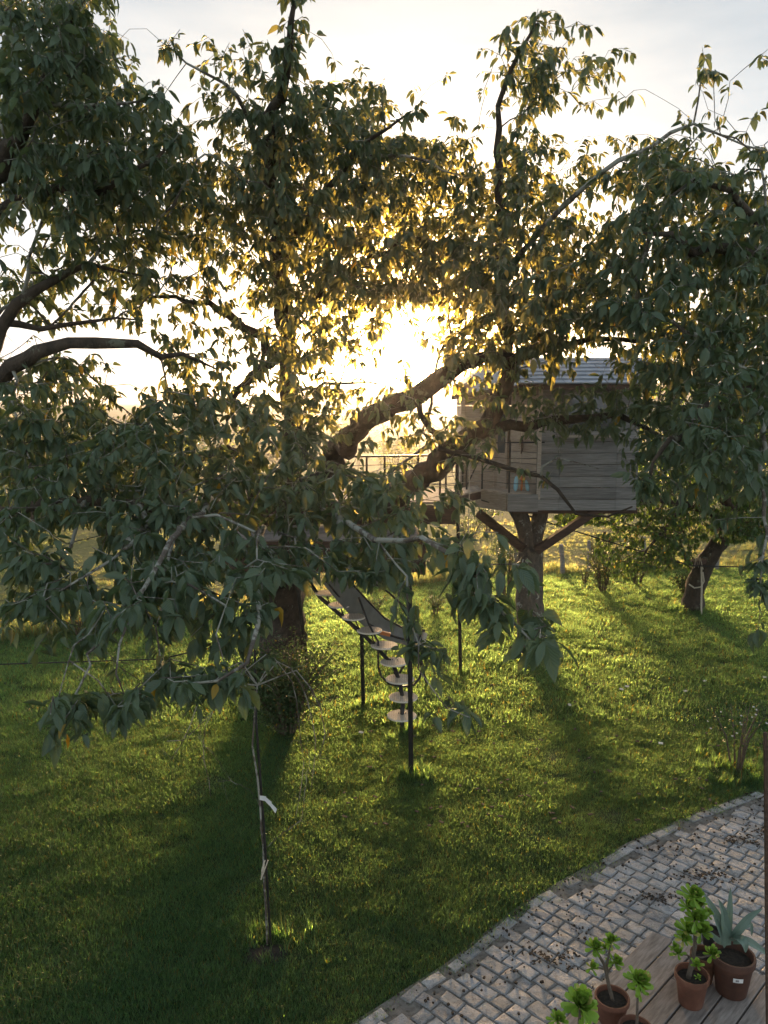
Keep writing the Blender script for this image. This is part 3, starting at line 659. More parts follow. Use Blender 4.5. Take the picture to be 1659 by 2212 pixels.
# ------------------------------------------------------------------ tree house
TH = empty('tree_house', atY(1150, 1105, 12.6)); tag(TH, 'grey plank tree house with a slate roof and railed porch on a forked trunk', 'tree house')
tb = TH.location.copy()
def thp(name, mb, mat, parent=None, **k):
    """build in world coordinates, keep the thing's origin as parent"""
    mb.v = [tuple(Vector(v)-tb) for v in mb.v]; return mb.build(name, mat, parent or TH, **k)
zt = lambda y, Y: atY(1150, y, Y).z
xt = lambda x, Y: atY(x, 1000, Y).x
Z0, Z1 = zt(1103, 12.2), zt(826, 12.2); NR = 11; RH = (Z1-Z0)/NR
def plank_wall(p, q, splits, z0, z1, n, mat, thick=.03, skip=None):
    """boards laid between ground points p and q, outside to the right of p->q"""
    p = Vector((p[0], p[1], 0)); q = Vector((q[0], q[1], 0)); t = (q-p); L_ = t.length; t.normalize(); nrm = Vector((t.y, -t.x, 0)); h = (z1-z0)/n
    for r_ in range(n):
        sp = [0]+[min(.98, max(.02, s+random.uniform(-.012, .012))) for s in splits]+[1]
        for a, b in zip(sp, sp[1:]):
            if skip and skip(r_, (a+b)/2): continue
            A = p+t*(L_*a+.002); B = p+t*(L_*b-.002); o = random.uniform(0, .007); zc = z0+h*(r_+.5)
            mb = MB().beam(A+nrm*(o-thick/2)+Vector((0, 0, zc)), B+nrm*(o-thick/2)+Vector((0, 0, zc+random.uniform(-.003, .003))), thick, h-.010)
            thp('plank', mb, mat)
X163, X378 = xt(1163, 12.2), xt(1378, 12.2)
Bp, Cp, Ep = (X163, 12.2), (xt(1070, 13.0), 13.0), (xt(998, 13.25), 13.25)
plank_wall(Bp, (X378, 12.2), [.22, .79], Z0, Z1, NR, M['weathered'])
plank_wall((X378, 12.2), (X378, 14.3), [.5], Z0, Z1, NR, M['weathered'])
plank_wall((X378, 14.3), (Ep[0], 14.3), [.33, .66], Z0, Z1, NR, M['weathered'])
plank_wall((Ep[0], 14.3), Ep, [], Z0+RH, Z1, NR-1, M['pale_wood'])
plank_wall(Cp, Bp, [.36], Z0+RH, Z1, NR-1, M['pale_wood'], skip=lambda r_, m: m < .34 and r_ < NR-2)
plank_wall(Ep, Cp, [.5], Z0+RH, Z1, NR-1, M['pale_wood'])
mb = MB(); z_ = Z0+RH*.85
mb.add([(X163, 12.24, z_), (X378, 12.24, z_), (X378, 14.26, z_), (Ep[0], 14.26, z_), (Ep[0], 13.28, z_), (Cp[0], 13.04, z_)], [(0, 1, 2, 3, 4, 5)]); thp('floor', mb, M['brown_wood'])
for nm, p in (('corner_post', Bp), ('corner_post', Cp), ('corner_post', Ep)):
    thp(nm, MB().beam((p[0], p[1]-.03, Z0+RH), (p[0], p[1]-.03, Z1), .06, .06, (0, 1, 0)), M['pale_wood'])
# door
dA = Vector((Cp[0], Cp[1], 0)); dB = dA + (Vector((Bp[0], Bp[1], 0))-dA)*.33; dn = (dB-dA).normalized(); dnn = Vector((dn.y, -dn.x, 0)); zd0 = Z0+RH*1.05; zd1 = Z1-RH*2.05
door = thp('door', MB().beam(dA+dn*.03+Vector((0, 0, (zd0+zd1)/2)), dB-dn*.02+Vector((0, 0, (zd0+zd1)/2)), .03, zd1-zd0), M['pale_wood'])
for f_, g_ in ((.06, .12), (.88, .94)):
    thp('door_stile', MB().beam(dA+(dB-dA)*f_+dnn*.024+Vector((0, 0, zd0)), dA+(dB-dA)*f_+dnn*.024+Vector((0, 0, zd1)), .045, .02, dnn), M['pale_wood'], door)
m_ = dA+(dB-dA)*.5
thp('door_pane', MB().beam(m_+dnn*.022+Vector((0, 0, zd1-.75)), m_+dnn*.022+Vector((0, 0, zd1-.12)), .16, .012, dnn), M['glass'], door)
# window in the front wall
wx0, wx1, wz0, wz1 = xt(1217, 12.2), xt(1329, 12.2), zt(935, 12.2), zt(851, 12.2)
win = thp('window', MB().box(((wx0+wx1)/2, 12.178, (wz0+wz1)/2), (wx1-wx0-.02, .03, wz1-wz0-.02)), M['glass'])
fr = MB(); w_ = .05
for x in (wx0, (wx0+wx1)/2, wx1): fr.box((x, 12.152, (wz0+wz1)/2), (w_ if x != (wx0+wx1)/2 else .035, .03, wz1-wz0+.05))
for z in (wz0, wz1): fr.box(((wx0+wx1)/2, 12.148, z), (wx1-wx0+.05, .03, w_))
thp('frame', fr, M['weathered'], win)
thp('sill', MB().box(((wx0+wx1)/2, 12.12, wz0-.05), (wx1-wx0+.12, .10, .035)), M['pale_wood'], win)
for x0, x1 in ((wx0+.03, (wx0+wx1)/2-.02), ((wx0+wx1)/2+.02, wx1-.03)):
    thp('pane', MB().box(((x0+x1)/2, 12.160, (wz0+wz1)/2-.04), (x1-x0, .004, wz1-wz0-.14)), M['glass'], win)
# rope and wooden toggle on the porch wall
wp = Vector((Cp[0], Cp[1], 0)); wq = Vector((Bp[0], Bp[1], 0)); hk = wp+(wq-wp)*.66; wn = (wq-wp).normalized(); wn = Vector((wn.y, -wn.x, 0)); hk += wn*.05
thp('hanging_rope', MB().tube([(hk.x, hk.y, Z1-.3), (hk.x+.005, hk.y, 3.5), (hk.x-.01, hk.y, 3.05)], .006, 5), M['rope'])
thp('toggle', MB().tube([(hk.x, hk.y, 3.48), (hk.x+.012, hk.y-.01, 3.38), (hk.x+.012, hk.y-.01, 3.27), (hk.x, hk.y, 3.2)], [.014, .022, .02, .01], 6), M['brown_wood'], smooth=True)
# roof: front slope, left hip, boards overlapping
RZ = zt(772, 13.3); RE = zt(829, 11.95); xe0, xe1, xr0, xr1 = xt(1118, 11.95), xt(1402, 11.95), xt(1062, 13.3), xt(1392, 13.3)
NB = 7
for i in range(NB):
    a, b = i/NB, (i+1)/NB+.04
    def pt(f_, left): 
        return Vector(((xe0+(xr0-xe0)*f_) if left else (xe1+(xr1-xe1)*f_), 11.95+1.35*f_, RE+(RZ-RE)*f_))
    cuts = [0, random.uniform(.28, .4), random.uniform(.6, .75), 1]
    for c0, c1 in zip(cuts, cuts[1:]):
        l0, r0_, l1, r1_ = pt(a, 1), pt(a, 0), pt(min(1, b), 1), pt(min(1, b), 0); up = Vector((0, -.02, .022*(1)))
        q = [l0.lerp(r0_, c0+.002)+up, l0.lerp(r0_, c1-.002)+up, l1.lerp(r1_, c1-.002), l1.lerp(r1_, c0+.002)]; d_ = Vector((0, 0, -.018))
        thp('roof_board', MB().add(q+[v+d_ for v in q], [(0, 1, 2, 3), (7, 6, 5, 4), (0, 4, 5, 1), (1, 5, 6, 2), (2, 6, 7, 3), (3, 7, 4, 0)]), M['slate'])
eL = Vector((xt(975, 13.6), 13.6, zt(850, 13.0))); rl = Vector((xr0, 13.3, RZ)); rr = Vector((xr1, 13.3, RZ)); el = Vector((xe0, 11.95, RE)); er = Vector((xe1, 11.95, RE)); bk = Vector((xe1, 14.6, RE)); bl = Vector((xt(975, 14.6), 14.6, RE))
def slab(pts, th): 
    pts = [Vector(p) for p in pts]; n = len(pts); dn_ = Vector((0, 0, -th)); 
    return MB().add(pts+[p+dn_ for p in pts], [tuple(range(n)), tuple(range(2*n-1, n-1, -1))]+[(i, i+n, (i+1) % n+n, (i+1) % n) for i in range(n)])
thp('roof_slope', slab([el+Vector((-.01, 0, -.02)), rl+Vector((-.01, 0, -.01)), eL], .03), M['slate']); thp('roof_slope', slab([eL, rl, bl], .03), M['slate'])
thp('roof_slope', slab([rl, rr, bk, bl], .03), M['slate'])
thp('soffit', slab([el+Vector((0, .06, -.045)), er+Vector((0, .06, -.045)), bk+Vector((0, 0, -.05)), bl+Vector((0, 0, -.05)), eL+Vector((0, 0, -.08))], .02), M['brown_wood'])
thp('eave_board', MB().beam(el+Vector((0, .0, -.05)), er+Vector((0, .0, -.05)), .025, .07), M['brown_wood'])
thp('eave_board', MB().beam(el+Vector((0, .0, -.05)), eL+Vector((0, 0, -.06)), .025, .07), M['brown_wood'])
# porch floor, fascia boards
fz = zt(1064, 12.2); pf = [Vector((xt(1098, 12.16), 12.16, fz)), Vector((X163, 12.16, fz)), Vector((X163, 12.24, fz)), Vector((Cp[0], 13.0, fz)), Vector((Ep[0]-.1, 13.25, fz)), Vector((xt(1032, 12.75), 12.75, fz))]
for i in range(6):
    a, b = i/6, (i+1)/6-.01; L0, L1 = pf[0].lerp(pf[5], a), pf[0].lerp(pf[5], b); R0, R1 = pf[2].lerp(pf[3], a), pf[2].lerp(pf[3], b)
    thp('floor_board', slab([L0, R0, R1, L1], .03), M['pale_wood'])
thp('fascia_board', MB().beam(pf[0]+Vector((0, -.02, -.155)), Vector((X163-.003, 12.14, fz-.155)), .03, .27), M['weathered'])
thp('fascia_board', MB().beam(pf[0]+Vector((-.012, .0, -.155)), pf[5]+Vector((-.02, 0, -.155)), .03, .27), M['pale_wood'])
# braces under the house
thp('brace', MB().beam(atY(1033, 1108, 12.7), atY(1132, 1186, 12.35), .12, .12), M['brown_wood'])
thp('brace', MB().beam(atY(1288, 1102, 12.3), atY(1158, 1190, 12.3), .13, .12), M['brown_wood'])
thp('joist', MB().beam(atY(1105, 1100, 12.3)+Vector((0, 0, -.02)), atY(1375, 1100, 12.3)+Vector((0, 0, -.02)), .08, .09), M['brown_wood'])
# porch railing
pp = [Vector((xt(1101, 12.18), 12.18, fz)), Vector((X163-.02, 12.16, fz)), Vector((xt(1042, 12.72), 12.72, fz)), Vector((xt(1000, 12.9), 12.9, fz))]
for p, h in ((pp[0], .78), (pp[1], .78), (pp[2], .74), (pp[3], .68)): thp('railing_post', MB().beam(p+Vector((0, 0, -.02)), p+Vector((0, 0, h)), .026, .026, (0, 1, 0)), M['iron'])
thp('rail', MB().beam(pp[0]+Vector((-.01, 0, .78)), pp[1]+Vector((.1, 0, .78)), .03, .022), M['iron'])
thp('rail', MB().beam(pp[2]+Vector((0, 0, .74)), pp[0]+Vector((0, 0, .78)), .03, .022), M['iron'])
for h in (.14, .33, .53):
    thp('railing_wire', MB().tube([pp[2]+Vector((0, 0, h)), pp[0]+Vector((0, 0, h)), pp[1]+Vector((0, 0, h))], .0055, 5), M['iron'])
thp('railing_strut', MB().beam(pp[2]+Vector((-.02, 0, .55)), pp[3]+Vector((.05, -.05, .0)), .018, .018), M['iron'])
# two pale blue toys and an orange one left on the porch floor
def capsule(mb, a, b, r, k=10):
    a = Vector(a); b = Vector(b); v = b-a; prof = [(0, .15), (.06, .6), (.18, .92), (.4, 1), (.7, .95), (.9, .7), (1, .12)]
    return mb.tube([a+v*t for t, _ in prof], [r*q for _, q in prof], k)
for (x0, y0, x1, y1, nm, lab) in ((1113, 1062, 1116, 1028, 'water_bottle', 'tall pale blue plastic toy leaning left of the orange one on the tree house porch'), (1141, 1063, 1137, 1036, 'water_bottle', 'short pale blue plastic toy nearest the plank wall on the tree house porch')):
    a, b = atY(x0, y0, 12.35), atY(x1, y1, 12.42); a.z = fz+.005
    o = capsule(MB(), a, b, .036).build('plastic_toy', M['blue_plastic'], smooth=True); tag(o, lab, 'toy', 'toys on the tree house porch')
a = atY(1126, 1060, 12.38); a.z = fz+.005
o = capsule(capsule(MB(), a, a+Vector((.01, 0, .17)), .02), a+Vector((0, 0, .16)), a+Vector((.03, 0, .24)), .04).build('plastic_toy', M['orange_plastic'], smooth=True); tag(o, 'orange headed plastic toy between the two pale blue ones', 'toy', 'toys on the tree house porch')
# ------------------------------------------------------------------ platform in the cherry tree
PB = Vector((-.9, 10.4, 2.0)); PL = empty('tree_platform', PB); tag(PL, 'dark railed wooden platform built round the trunk of the big cherry tree', 'platform')
def plp(name, mb, mat, parent=None, **k):
    mb.v = [tuple(Vector(v)-PB) for v in mb.v]; return mb.build(name, mat, parent or PL, **k)
LZ = 2.35; UZ = 2.66
lx0, lx1, ly0, ly1 = atY(483, 1165, 9.45).x, atY(905, 1165, 9.45).x, 9.45, 10.62
nb = 9
for i in range(nb):
    y0 = ly0+(ly1-ly0)*i/nb; y1 = ly0+(ly1-ly0)*(i+1)/nb-.012
    plp('deck_board', slab([(lx0+.06*abs(i-4), y0, LZ), (lx1, y0, LZ), (lx1, y1, LZ), (lx0+.06*abs(i-4), y1, LZ)], .03), M['deck_wood'])
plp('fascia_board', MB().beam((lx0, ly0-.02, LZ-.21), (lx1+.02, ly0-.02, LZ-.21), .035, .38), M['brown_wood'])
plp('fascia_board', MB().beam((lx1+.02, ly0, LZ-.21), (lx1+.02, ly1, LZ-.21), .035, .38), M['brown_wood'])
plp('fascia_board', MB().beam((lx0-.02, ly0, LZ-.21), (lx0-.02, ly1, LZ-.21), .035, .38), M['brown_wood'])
plp('corner_post', MB().beam((lx1+.03, ly0-.03, LZ-.42), (lx1+.03, ly0-.03, LZ+.02), .10, .10, (0, 1, 0)), M['brown_wood'])
ux0, ux1 = atY(400, 1085, 10.6).x, atY(985, 1085, 10.6).x
for i in range(10):
    y0 = 10.64+1.7*i/10; plp('deck_board', slab([(ux0, y0, UZ), (ux1, y0, UZ), (ux1, y0+.158, UZ), (ux0, y0+.158, UZ)], .03), M['deck_wood'])
plp('fascia_board', MB().beam((ux0, 10.62, UZ-.17), (ux1, 10.62, UZ-.17), .03, .26), M['brown_wood'])
plp('joist', MB().beam((ux0, 12.2, UZ-.12), (ux1, 12.2, UZ-.12), .06, .16), M['brown_wood'])
for i in range(9):   # footbridge to the porch
    a = i/9; x0 = ux1+.01; x1 = atY(1036, 1066, 12.7).x
    xa = x0+(x1-x0)*a; xb = x0+(x1-x0)*(a+.1); plp('bridge_board', slab([(xa, 11.5+.9*a, UZ-.02), (xb, 11.5+.9*(a+.1), UZ-.02), (xb, 12.3+.75*(a+.1), UZ-.02), (xa, 12.3+.75*a, UZ-.02)], .03), M['pale_wood'])
plp('bridge_beam', MB().beam((ux1, 11.5, UZ-.11), (atY(1036, 1066, 12.4).x, 12.42, UZ-.11), .05, .12), M['brown_wood'])
def rz(x, y, Y): p = atY(x, y, Y); return p
for x in (792, 831, 903, 951): 
    p = atY(x, 985, 11.45); plp('railing_post', MB().beam((p.x, p.y, UZ-.05), (p.x, p.y, 3.23), .03, .03, (0, 1, 0)), M['iron'])
plp('rail', MB().beam(atY(700, 987, 11.45), atY(930, 984, 11.45), .05, .028), M['iron'])
plp('rail', MB().beam(atY(820, 1036, 11.45), atY(940, 1038, 11.45), .03, .016), M['steel'])
for y in (1000, 1018, 1046): plp('railing_wire', MB().tube([atY(715, y+8, 11.45), atY(930, y, 11.45), atY(1000, y+4, 12.3)], .005, 5), M['iron'])
for x in (455, 487, 510, 560, 420):
    p = atY(x, 950, 11.2); plp('railing_post', MB().beam((p.x, p.y, UZ-.05), (p.x, p.y, 3.42 if x < 500 else 3.3), .022, .022, (0, 1, 0)), M['iron'])
for y in (1038, 1052): plp('railing_wire', MB().tube([atY(400, y, 11.2), atY(570, y, 11.2), atY(720, y-6, 11.4)], .008, 5), M['iron'])
plp('rail', MB().beam(atY(300, 945, 11.2), atY(340, 953, 11.2), .05, .03), M['steel'])
plp('slanted_rail', MB().beam(atY(838, 1024, 11.7), atY(936, 952, 12.6), .035, .03), M['iron'])
plp('slanted_rail', MB().beam(atY(880, 1038, 11.7), atY(942, 990, 12.4), .025, .02), M['iron'])
for (x, y0, y1, Y) in ((963, 1002, 1062, 12.1), (1008, 990, 1064, 12.4)): plp('railing_post', MB().beam(atY(x, y0, Y), atY(x, y1, Y), .028, .028, (0, 1, 0)), M['iron'])
for y in (1010, 1030, 1046): plp('railing_wire', MB().tube([atY(905, y-2, 11.5), atY(963, y, 12.1), atY(1040, y-8, 12.7)], .006, 5), M['steel'])
for i, y in enumerate((1082, 1112)): plp('railing_wire', MB().tube([atY(560, y, 10.3), atY(700, y+2, 10.3), atY(900, y, 10.3)], .007, 5), M['steel'])
# posts that stand on the lawn
for (bx, by, tx, ty) in ((888, 1672, 884, 1236), (995, 1455, 987, 998), (667, 1456, 645, 1318), (785, 1526, 781, 1366)):
    g = G(bx, by); g.z = -.05; 
    if bx == 888: t = atY(tx, ty, g.y)
    elif bx == 995: t = atY(tx, ty, g.y)
    elif bx == 667: t = Vector((atY(632, 1240, g.y).x, g.y, 2.0))
    else: t = atY(tx, ty, g.y)
    plp('support_pole', MB().tube([g, t], .026 if bx != 667 else .03, 10), M['iron'], smooth=True)
# ------------------------------------------------------------------ stair of round treads
TD = [(703,1280,10.6,22.5),(733,1306,10.45,24.5),(764,1332,10.35,25.5),(798,1361,10.25,27),(830,1393,10.15,29),(851,1429,10.0,30),(864,1466,9.9,30.8),(871,1505,9.8,31.2),(868,1545,9.7,31.8)]
SB = D(868, 1590, 9.7); SB.z = 0; ST = empty('round_tread_stair', SB); tag(ST, 'curving dark steel stair of nine round pale mesh treads on the lawn', 'stair')
def stp(name, mb, mat, parent=None, **k):
    mb.v = [tuple(Vector(v)-SB) for v in mb.v]; return mb.build(name, mat, parent or ST, **k)
cs = [D(x, y, d) for x, y, d, _ in TD]
line = []
for i, c in enumerate(cs):
    r_ = TD[i][3]*TD[i][2]/F
    tr = stp('tread', MB().lathe([(0.001, .004), (r_*.96, .004), (r_, 0), (r_, -.014), (r_*.96, -.018), (.001, -.018)], c, 36), M['tread'])
    g = MB()     # raised diamond grid on every tread
    for k in range(-7, 8):
        o_ = k*r_/7.6; h = math.sqrt(max(0, r_*r_*.93-o_*o_))
        if h < .02: continue
        for sx in (1, -1):
            u = Vector((.866, .5*sx, 0)); w = Vector((-.5*sx, .866, 0)); g.beam(c+w*o_-u*h+Vector((0, 0, .0042)), c+w*o_+u*h+Vector((0, 0, .0042)), .006, .002)
    stp('diamond_grid', g, M['tread_groove'], tr)
    if i in (1, 5, 8): 
        b_ = MB()
        for ox in (-.05, -.02, .06): b_.tube([c+Vector((ox*.8, .04, 0)), c+Vector((ox*.8, .04, .022))], .006, 6)
        stp('bolt', b_, M['iron'], tr)
    nxt = cs[min(i+1, 8)]; prv = cs[max(i-1, 0)]; u = (prv-nxt); u.z = 0; u.normalize()
    side = Vector((-.08, 0, 0)) if i < 5 else Vector((0, 0, 0))
    low = c + side + Vector((0, 0, -.06)) if i < 8 else c+Vector((0, 0, -.06)); line.append(low)
    stp('tread_bracket', MB().tube([c+Vector((.02, 0, -.016)), c+Vector((.03, 0, -.07)), c.lerp(nxt, .4)+Vector((-.03, 0, -.06)), low.lerp(nxt, .6)+Vector((0, 0, -.05))], .010, 6), M['iron'], smooth=True)
line = [cs[0]+Vector((-.22, .1, .12))]+line[:-1]+[cs[8]+Vector((.0, 0, -.03)), Vector((cs[8].x+.01, cs[8].y, -.05))]
stp('stringer', MB().tube(line, .027, 10), M['iron'], smooth=True)
H = [(775,1290,10.3),(795,1345,10.2),(812,1378,10.1),(817,1385,10.1),(817,1440,10.1),(824,1462,10.1),(842,1478,10.1),(870,1483,10.1),(893,1480,10.1),(906,1466,10.2),(911,1445,10.3),(911,1388,10.6),(903,1355,10.7),(885,1322,10.6),(840,1280,10.4),(789,1247,10.2)]
stp('handrail', MB().tube([D(*q) for q in H], .014, 8), M['iron'], smooth=True)
# ------------------------------------------------------------------ slide
LA, LBp = [], []
cen = [(716,1252,10.0,20),(742,1290,10.25,22),(775,1335,10.6,24),(812,1372,10.95,22),(850,1392,11.15,19),(885,1399,11.3,17),(908,1392,11.4,16)]
top = [(730,1236),(760,1272),(795,1310),(830,1345),(865,1364),(893,1371),(917,1372)]; bot = [(700,1262),(728,1296),(752,1322),(783,1349),(829,1379),(868,1390),(905,1400)]
SLB = D(906, 1400, 11.4); SLB.z = 0; SL = empty('garden_slide', SLB); tag(SL, 'grey metal slide running down from the tree platform to the lawn', 'slide')
def slp(name, mb, mat, **k):
    mb.v = [tuple(Vector(v)-SLB) for v in mb.v]; return mb.build(name, mat, SL, **k)
mb = MB(); V = []; Fs = []; nst = len(cen)
for (cx, cy, d, w), (tx, ty), (bx, by) in zip(cen, top, bot):
    a, b = D(tx, ty, d+.14), D(bx, by, d-.14); n = Vector((0, 0, .05)); V += [a+n*1.3, a, a.lerp(b, .25)-n*.5, a.lerp(b, .75)-n*.5, b, b+n*1.3]
for i in range(nst-1):
    for j in range(5): k = i*6+j; Fs.append((k, k+1, k+7, k+6))
V2 = [v+Vector((.004, -.004, -.012)) for v in V]; k0 = len(V); V += V2; Fs += [tuple(i+k0 for i in reversed(f)) for f in Fs]
slp('chute', mb.add(V, Fs), M['chute'], smooth=True)
slp('side_rail', MB().tube([D(tx, ty, d+.14)+Vector((0, 0, .07)) for (cx, cy, d, w), (tx, ty) in zip(cen, top)], .016, 8), M['iron'], smooth=True)
slp('side_rail', MB().tube([D(bx, by, d-.14)+Vector((0, 0, .07)) for (cx, cy, d, w), (bx, by) in zip(cen, bot)], .016, 8), M['iron'], smooth=True)
e0, e1 = D(917, 1374, 11.5), D(908, 1404, 11.3)
slp('end_roll', MB().tube([e0+Vector((0, 0, .03)), e1], .045, 12), M['rope'], smooth=True)
for q in ((893, 1400, 11.3, 850, 1443), (900, 1404, 11.2, 925, 1440)):
    a = D(q[0], q[1], q[2]); b = D(q[3], q[4], q[2]+.1); b.z = min(b.z, .25); b.z = 0
    b.x = (D(q[3], q[4], q[2])).x; slp('leg', MB().tube([a, Vector((b.x, a.y, -.03))], .018, 8), M['iron'], smooth=True)
slp('bracket', MB().beam(D(822, 1366, 10.7), D(843, 1371, 10.7), .05, .05), M['orange_plastic'])
# ------------------------------------------------------------------ hanging basket and ropes
bc = D(1010, 1275, 10.9); BK = empty('hanging_basket', bc+Vector((0, 0, -.12))); tag(BK, 'small wicker basket hanging on a thin rope beside the dark pole', 'basket')
mb = MB()
for i in range(9):
    z = -.12+i*.028; r_ = .085+.004*i; mb.tube([bc+Vector((r_*math.cos(a), r_*math.sin(a), z+.006*math.sin(a*9+i*3.14))) for a in [6.2832*k/36 for k in range(37)]], .0105, 5)
mb.v = [tuple(Vector(v)-BK.location) for v in mb.v]; mb.build('woven_wall', M['wicker'], BK)
mb = MB()
for k in range(16):
    a = 6.2832*k/16; mb.tube([bc+Vector((.082*math.cos(a), .082*math.sin(a), -.125)), bc+Vector((.118*math.cos(a), .118*math.sin(a), .12))], .006, 4)
mb.lathe([(.001, -.125), (.085, -.125), (.085, -.115), (.001, -.115)], bc, 20)
mb.v = [tuple(Vector(v)-BK.location) for v in mb.v]; mb.build('stake', M['wicker'], BK)
tp_ = D(1016, 935, 11.2); mb = MB().tube([bc+Vector((-.1, 0, .12)), bc+Vector((0, 0, .30)), bc+Vector((.1, 0, .12))], .006, 5).tube([bc+Vector((0, 0, .30)), tp_], .006, 5)
mb.v = [tuple(Vector(v)-BK.location) for v in mb.v]; mb.build('rope', M['rope'], BK)
ca, cb_, cc, cd = atY(1040, 1080, 12.4), atY(1300, 1176, 13.6), atY(1493, 1222, 14.6), D(1760, 1222, 15.2)
o = MB().tube([ca, ca.lerp(cc, .33)+Vector((0, 0, -.03)), ca.lerp(cc, .66)+Vector((0, 0, -.03)), cc, cc.lerp(cd, .5)+Vector((0, 0, -.03)), cd], .011, 6).build('zip_line', M['iron'], smooth=True); tag(o, 'dark cable stretched from the tree house down to the apple trunk', 'cable')
o = MB().tube([Vector((-6.2, 10.4, .42)), Vector((-3.2, 10.9, .36)), Vector((-1.75, 11.5, .55))], .009, 6).build('guy_wire', M['iron'], smooth=True); tag(o, 'thin dark wire stretched low above the lawn left of the trunk', 'wire')
an = AY
SW = empty('rope_swing', D(1508, 1216, an-.3)); tag(SW, 'pale knotted rope hanging from a dark board tied to the apple trunk', 'rope')
def swp(name, mb, mat, **k):
    mb.v = [tuple(Vector(v)-SW.location) for v in mb.v]; return mb.build(name, mat, SW, **k)
swp('board', MB().beam(D(1491, 1217, an-.35), D(1520, 1211, an-.2), .16, .10), M['brown_wood'])
swp('rope', MB().tube([D(1515, 1222, an-.4), D(1516, 1262, an-.42), D(1515, 1310, an-.42), D(1516, 1352, an-.42)], .018, 6), M['rope'], smooth=True)
swp('knot', capsule(MB(), D(1516, 1348, an-.42), D(1516, 1372, an-.42), .045), M['rope'], smooth=True)
swp('rope_loop', MB().tube([D(1518, 1236, an-.42), D(1521, 1256, an-.42), D(1514, 1268, an-.42), D(1500, 1270, an-.40), D(1488, 1262, an-.35)], .015, 6), M['rope'], smooth=True)
swp('lashing', MB().tube([D(1492, 1212, an-.46), D(1500, 1226, an-.46), D(1503, 1206, an-.46), D(1509, 1226, an-.46), D(1512, 1204, an-.46), D(1519, 1230, an-.45)], .010, 5), M['rope'], smooth=True)
# ------------------------------------------------------------------ shrubs
def bush(label, pos, h, rx, nleaf, L, mat='shrub_leaf', stems=9, flare=1.0, name='shrub', group=None, low=.15, tmpl=LT_AP, petals=0, core=1.6, arch=0):
    b = Vector((pos[0], pos[1], 0)); rt = empty(name, b); tag(rt, label, 'shrub', group); mb = MB(); P, X, U_, Sc = [], [], [], []; tipsL = []
    for k in range(stems):
        a = random.uniform(0, 6.283); q = math.sqrt(random.random())*rx*flare; hh = h*random.uniform(.7, 1); bs = Vector((math.cos(a)*rx*.12, math.sin(a)*rx*.12, 0))
        t_ = Vector((math.cos(a)*q, math.sin(a)*q, hh)); md = bs.lerp(t_, .5)+Vector((-math.cos(a)*q*.15, -math.sin(a)*q*.15, hh*.06)); mb.tube([bs, md, t_], [.012*h+.003, .008*h+.002, .003], 4, cap=False); tipsL.append((bs, md, t_))
    mb.build('stem', M['stem'], rt)
    for _ in range(nleaf):
        bs, md, t_ = random.choice(tipsL); u = low+(1-low)*random.random()**(1/core); p = (bs.lerp(md, u*2) if u < .5 else md.lerp(t_, u*2-1)); s_ = rx*.34*(.35+u*.8)
        p = p + Vector((random.gauss(0, s_*.6), random.gauss(0, s_*.6), random.gauss(0, h*.06)))
        if p.z < .02: p.z = .02+random.random()*.05
        P.append(p); X.append((random.gauss(0, 1), random.gauss(0, 1), random.gauss(-.1, .6))); U_.append((random.gauss(0, .4), random.gauss(0, .4), 1)); Sc.append(L*random.uniform(.7, 1.25))
    o = link('foliage', place_leaves('foliage', tmpl, np.array([tuple(p) for p in P]), np.array(X), np.array(U_), np.array(Sc), M[mat]), rt); o['kind'] = 'stuff'
    if petals:
        mbp = MB()
        for _ in range(petals):
            bs, md, t_ = random.choice(tipsL); p = md.lerp(t_, random.uniform(.3, 1)) + Vector((random.gauss(0, rx*.2), random.gauss(0, rx*.2), random.gauss(0, .04))); mbp.box(p, (.02, .014, .009), random.uniform(0, 3))
        o = mbp.build('blossom', M['petal'], rt); o['kind'] = 'stuff'
    return rt
g = G(612, 1610); bush('dark round bush at the foot of the big cherry trunk', (g.x, g.y+.35), 1.10, .74, 11000, .040, 'bush_leaf', 50, 1.0, low=.12, core=1.15)
g = G(1096, 1292); bush('tall bare stemmed shrub with small white blossom behind the basket', (g.x, g.y+.2), 1.35, .55, 480, .06, 'shrub_leaf', 18, 1.0, low=.5, petals=50, name='flowering_shrub')
g = G(1302, 1278); bush('bright bushy shrub standing on the lawn in front of the fence', g, .95, .5, 1100, .055, 'shrub_leaf', 16, low=.06)
g = G(1474, 1284); bush('low dark evergreen shrub just left of the apple trunk', g, .5, .30, 700, .05, 'dark_leaf', 14, low=.05)
g = G(941, 1330); bush('knee high shrub on the lawn left of the dark pole', g, .42, .28, 230, .055, 'shrub_leaf', 10)
g = G(812, 1325); bush('small sparse shrub behind the slide', g, .38, .25, 170, .05, 'shrub_leaf', 9)
g = G(1262, 1262); bush('small green shrub left of the bright bushy one', g, .45, .25, 260, .05, 'shrub_leaf', 9)
g = G(1376, 1262); bush('leafy shrub half under the apple branches by the fence', g, .8, .55, 800, .055, 'shrub_leaf', 14)
g = G(1290, 1236); bush('tall yellowish stems beside the dark fence post', g, 1.0, .35, 380, .05, 'tall_grass', 14)
g = G(380, 1345); bush('tall leafy weeds at the meadow edge on the left', g, 1.1, .6, 520, .06, 'shrub_leaf', 20)
g = G(180, 1375); bush('dry brown weeds at the meadow edge furthest left', g, .8, .7, 420, .06, 'tall_grass', 20)
g = G(1600, 1668); bush('thin white specked rose bush at the corner of the lawn', (g.x-.05, g.y), .85, .42, 260, .035, 'shrub_leaf', 9, low=.3, petals=14, name='rose_bush')
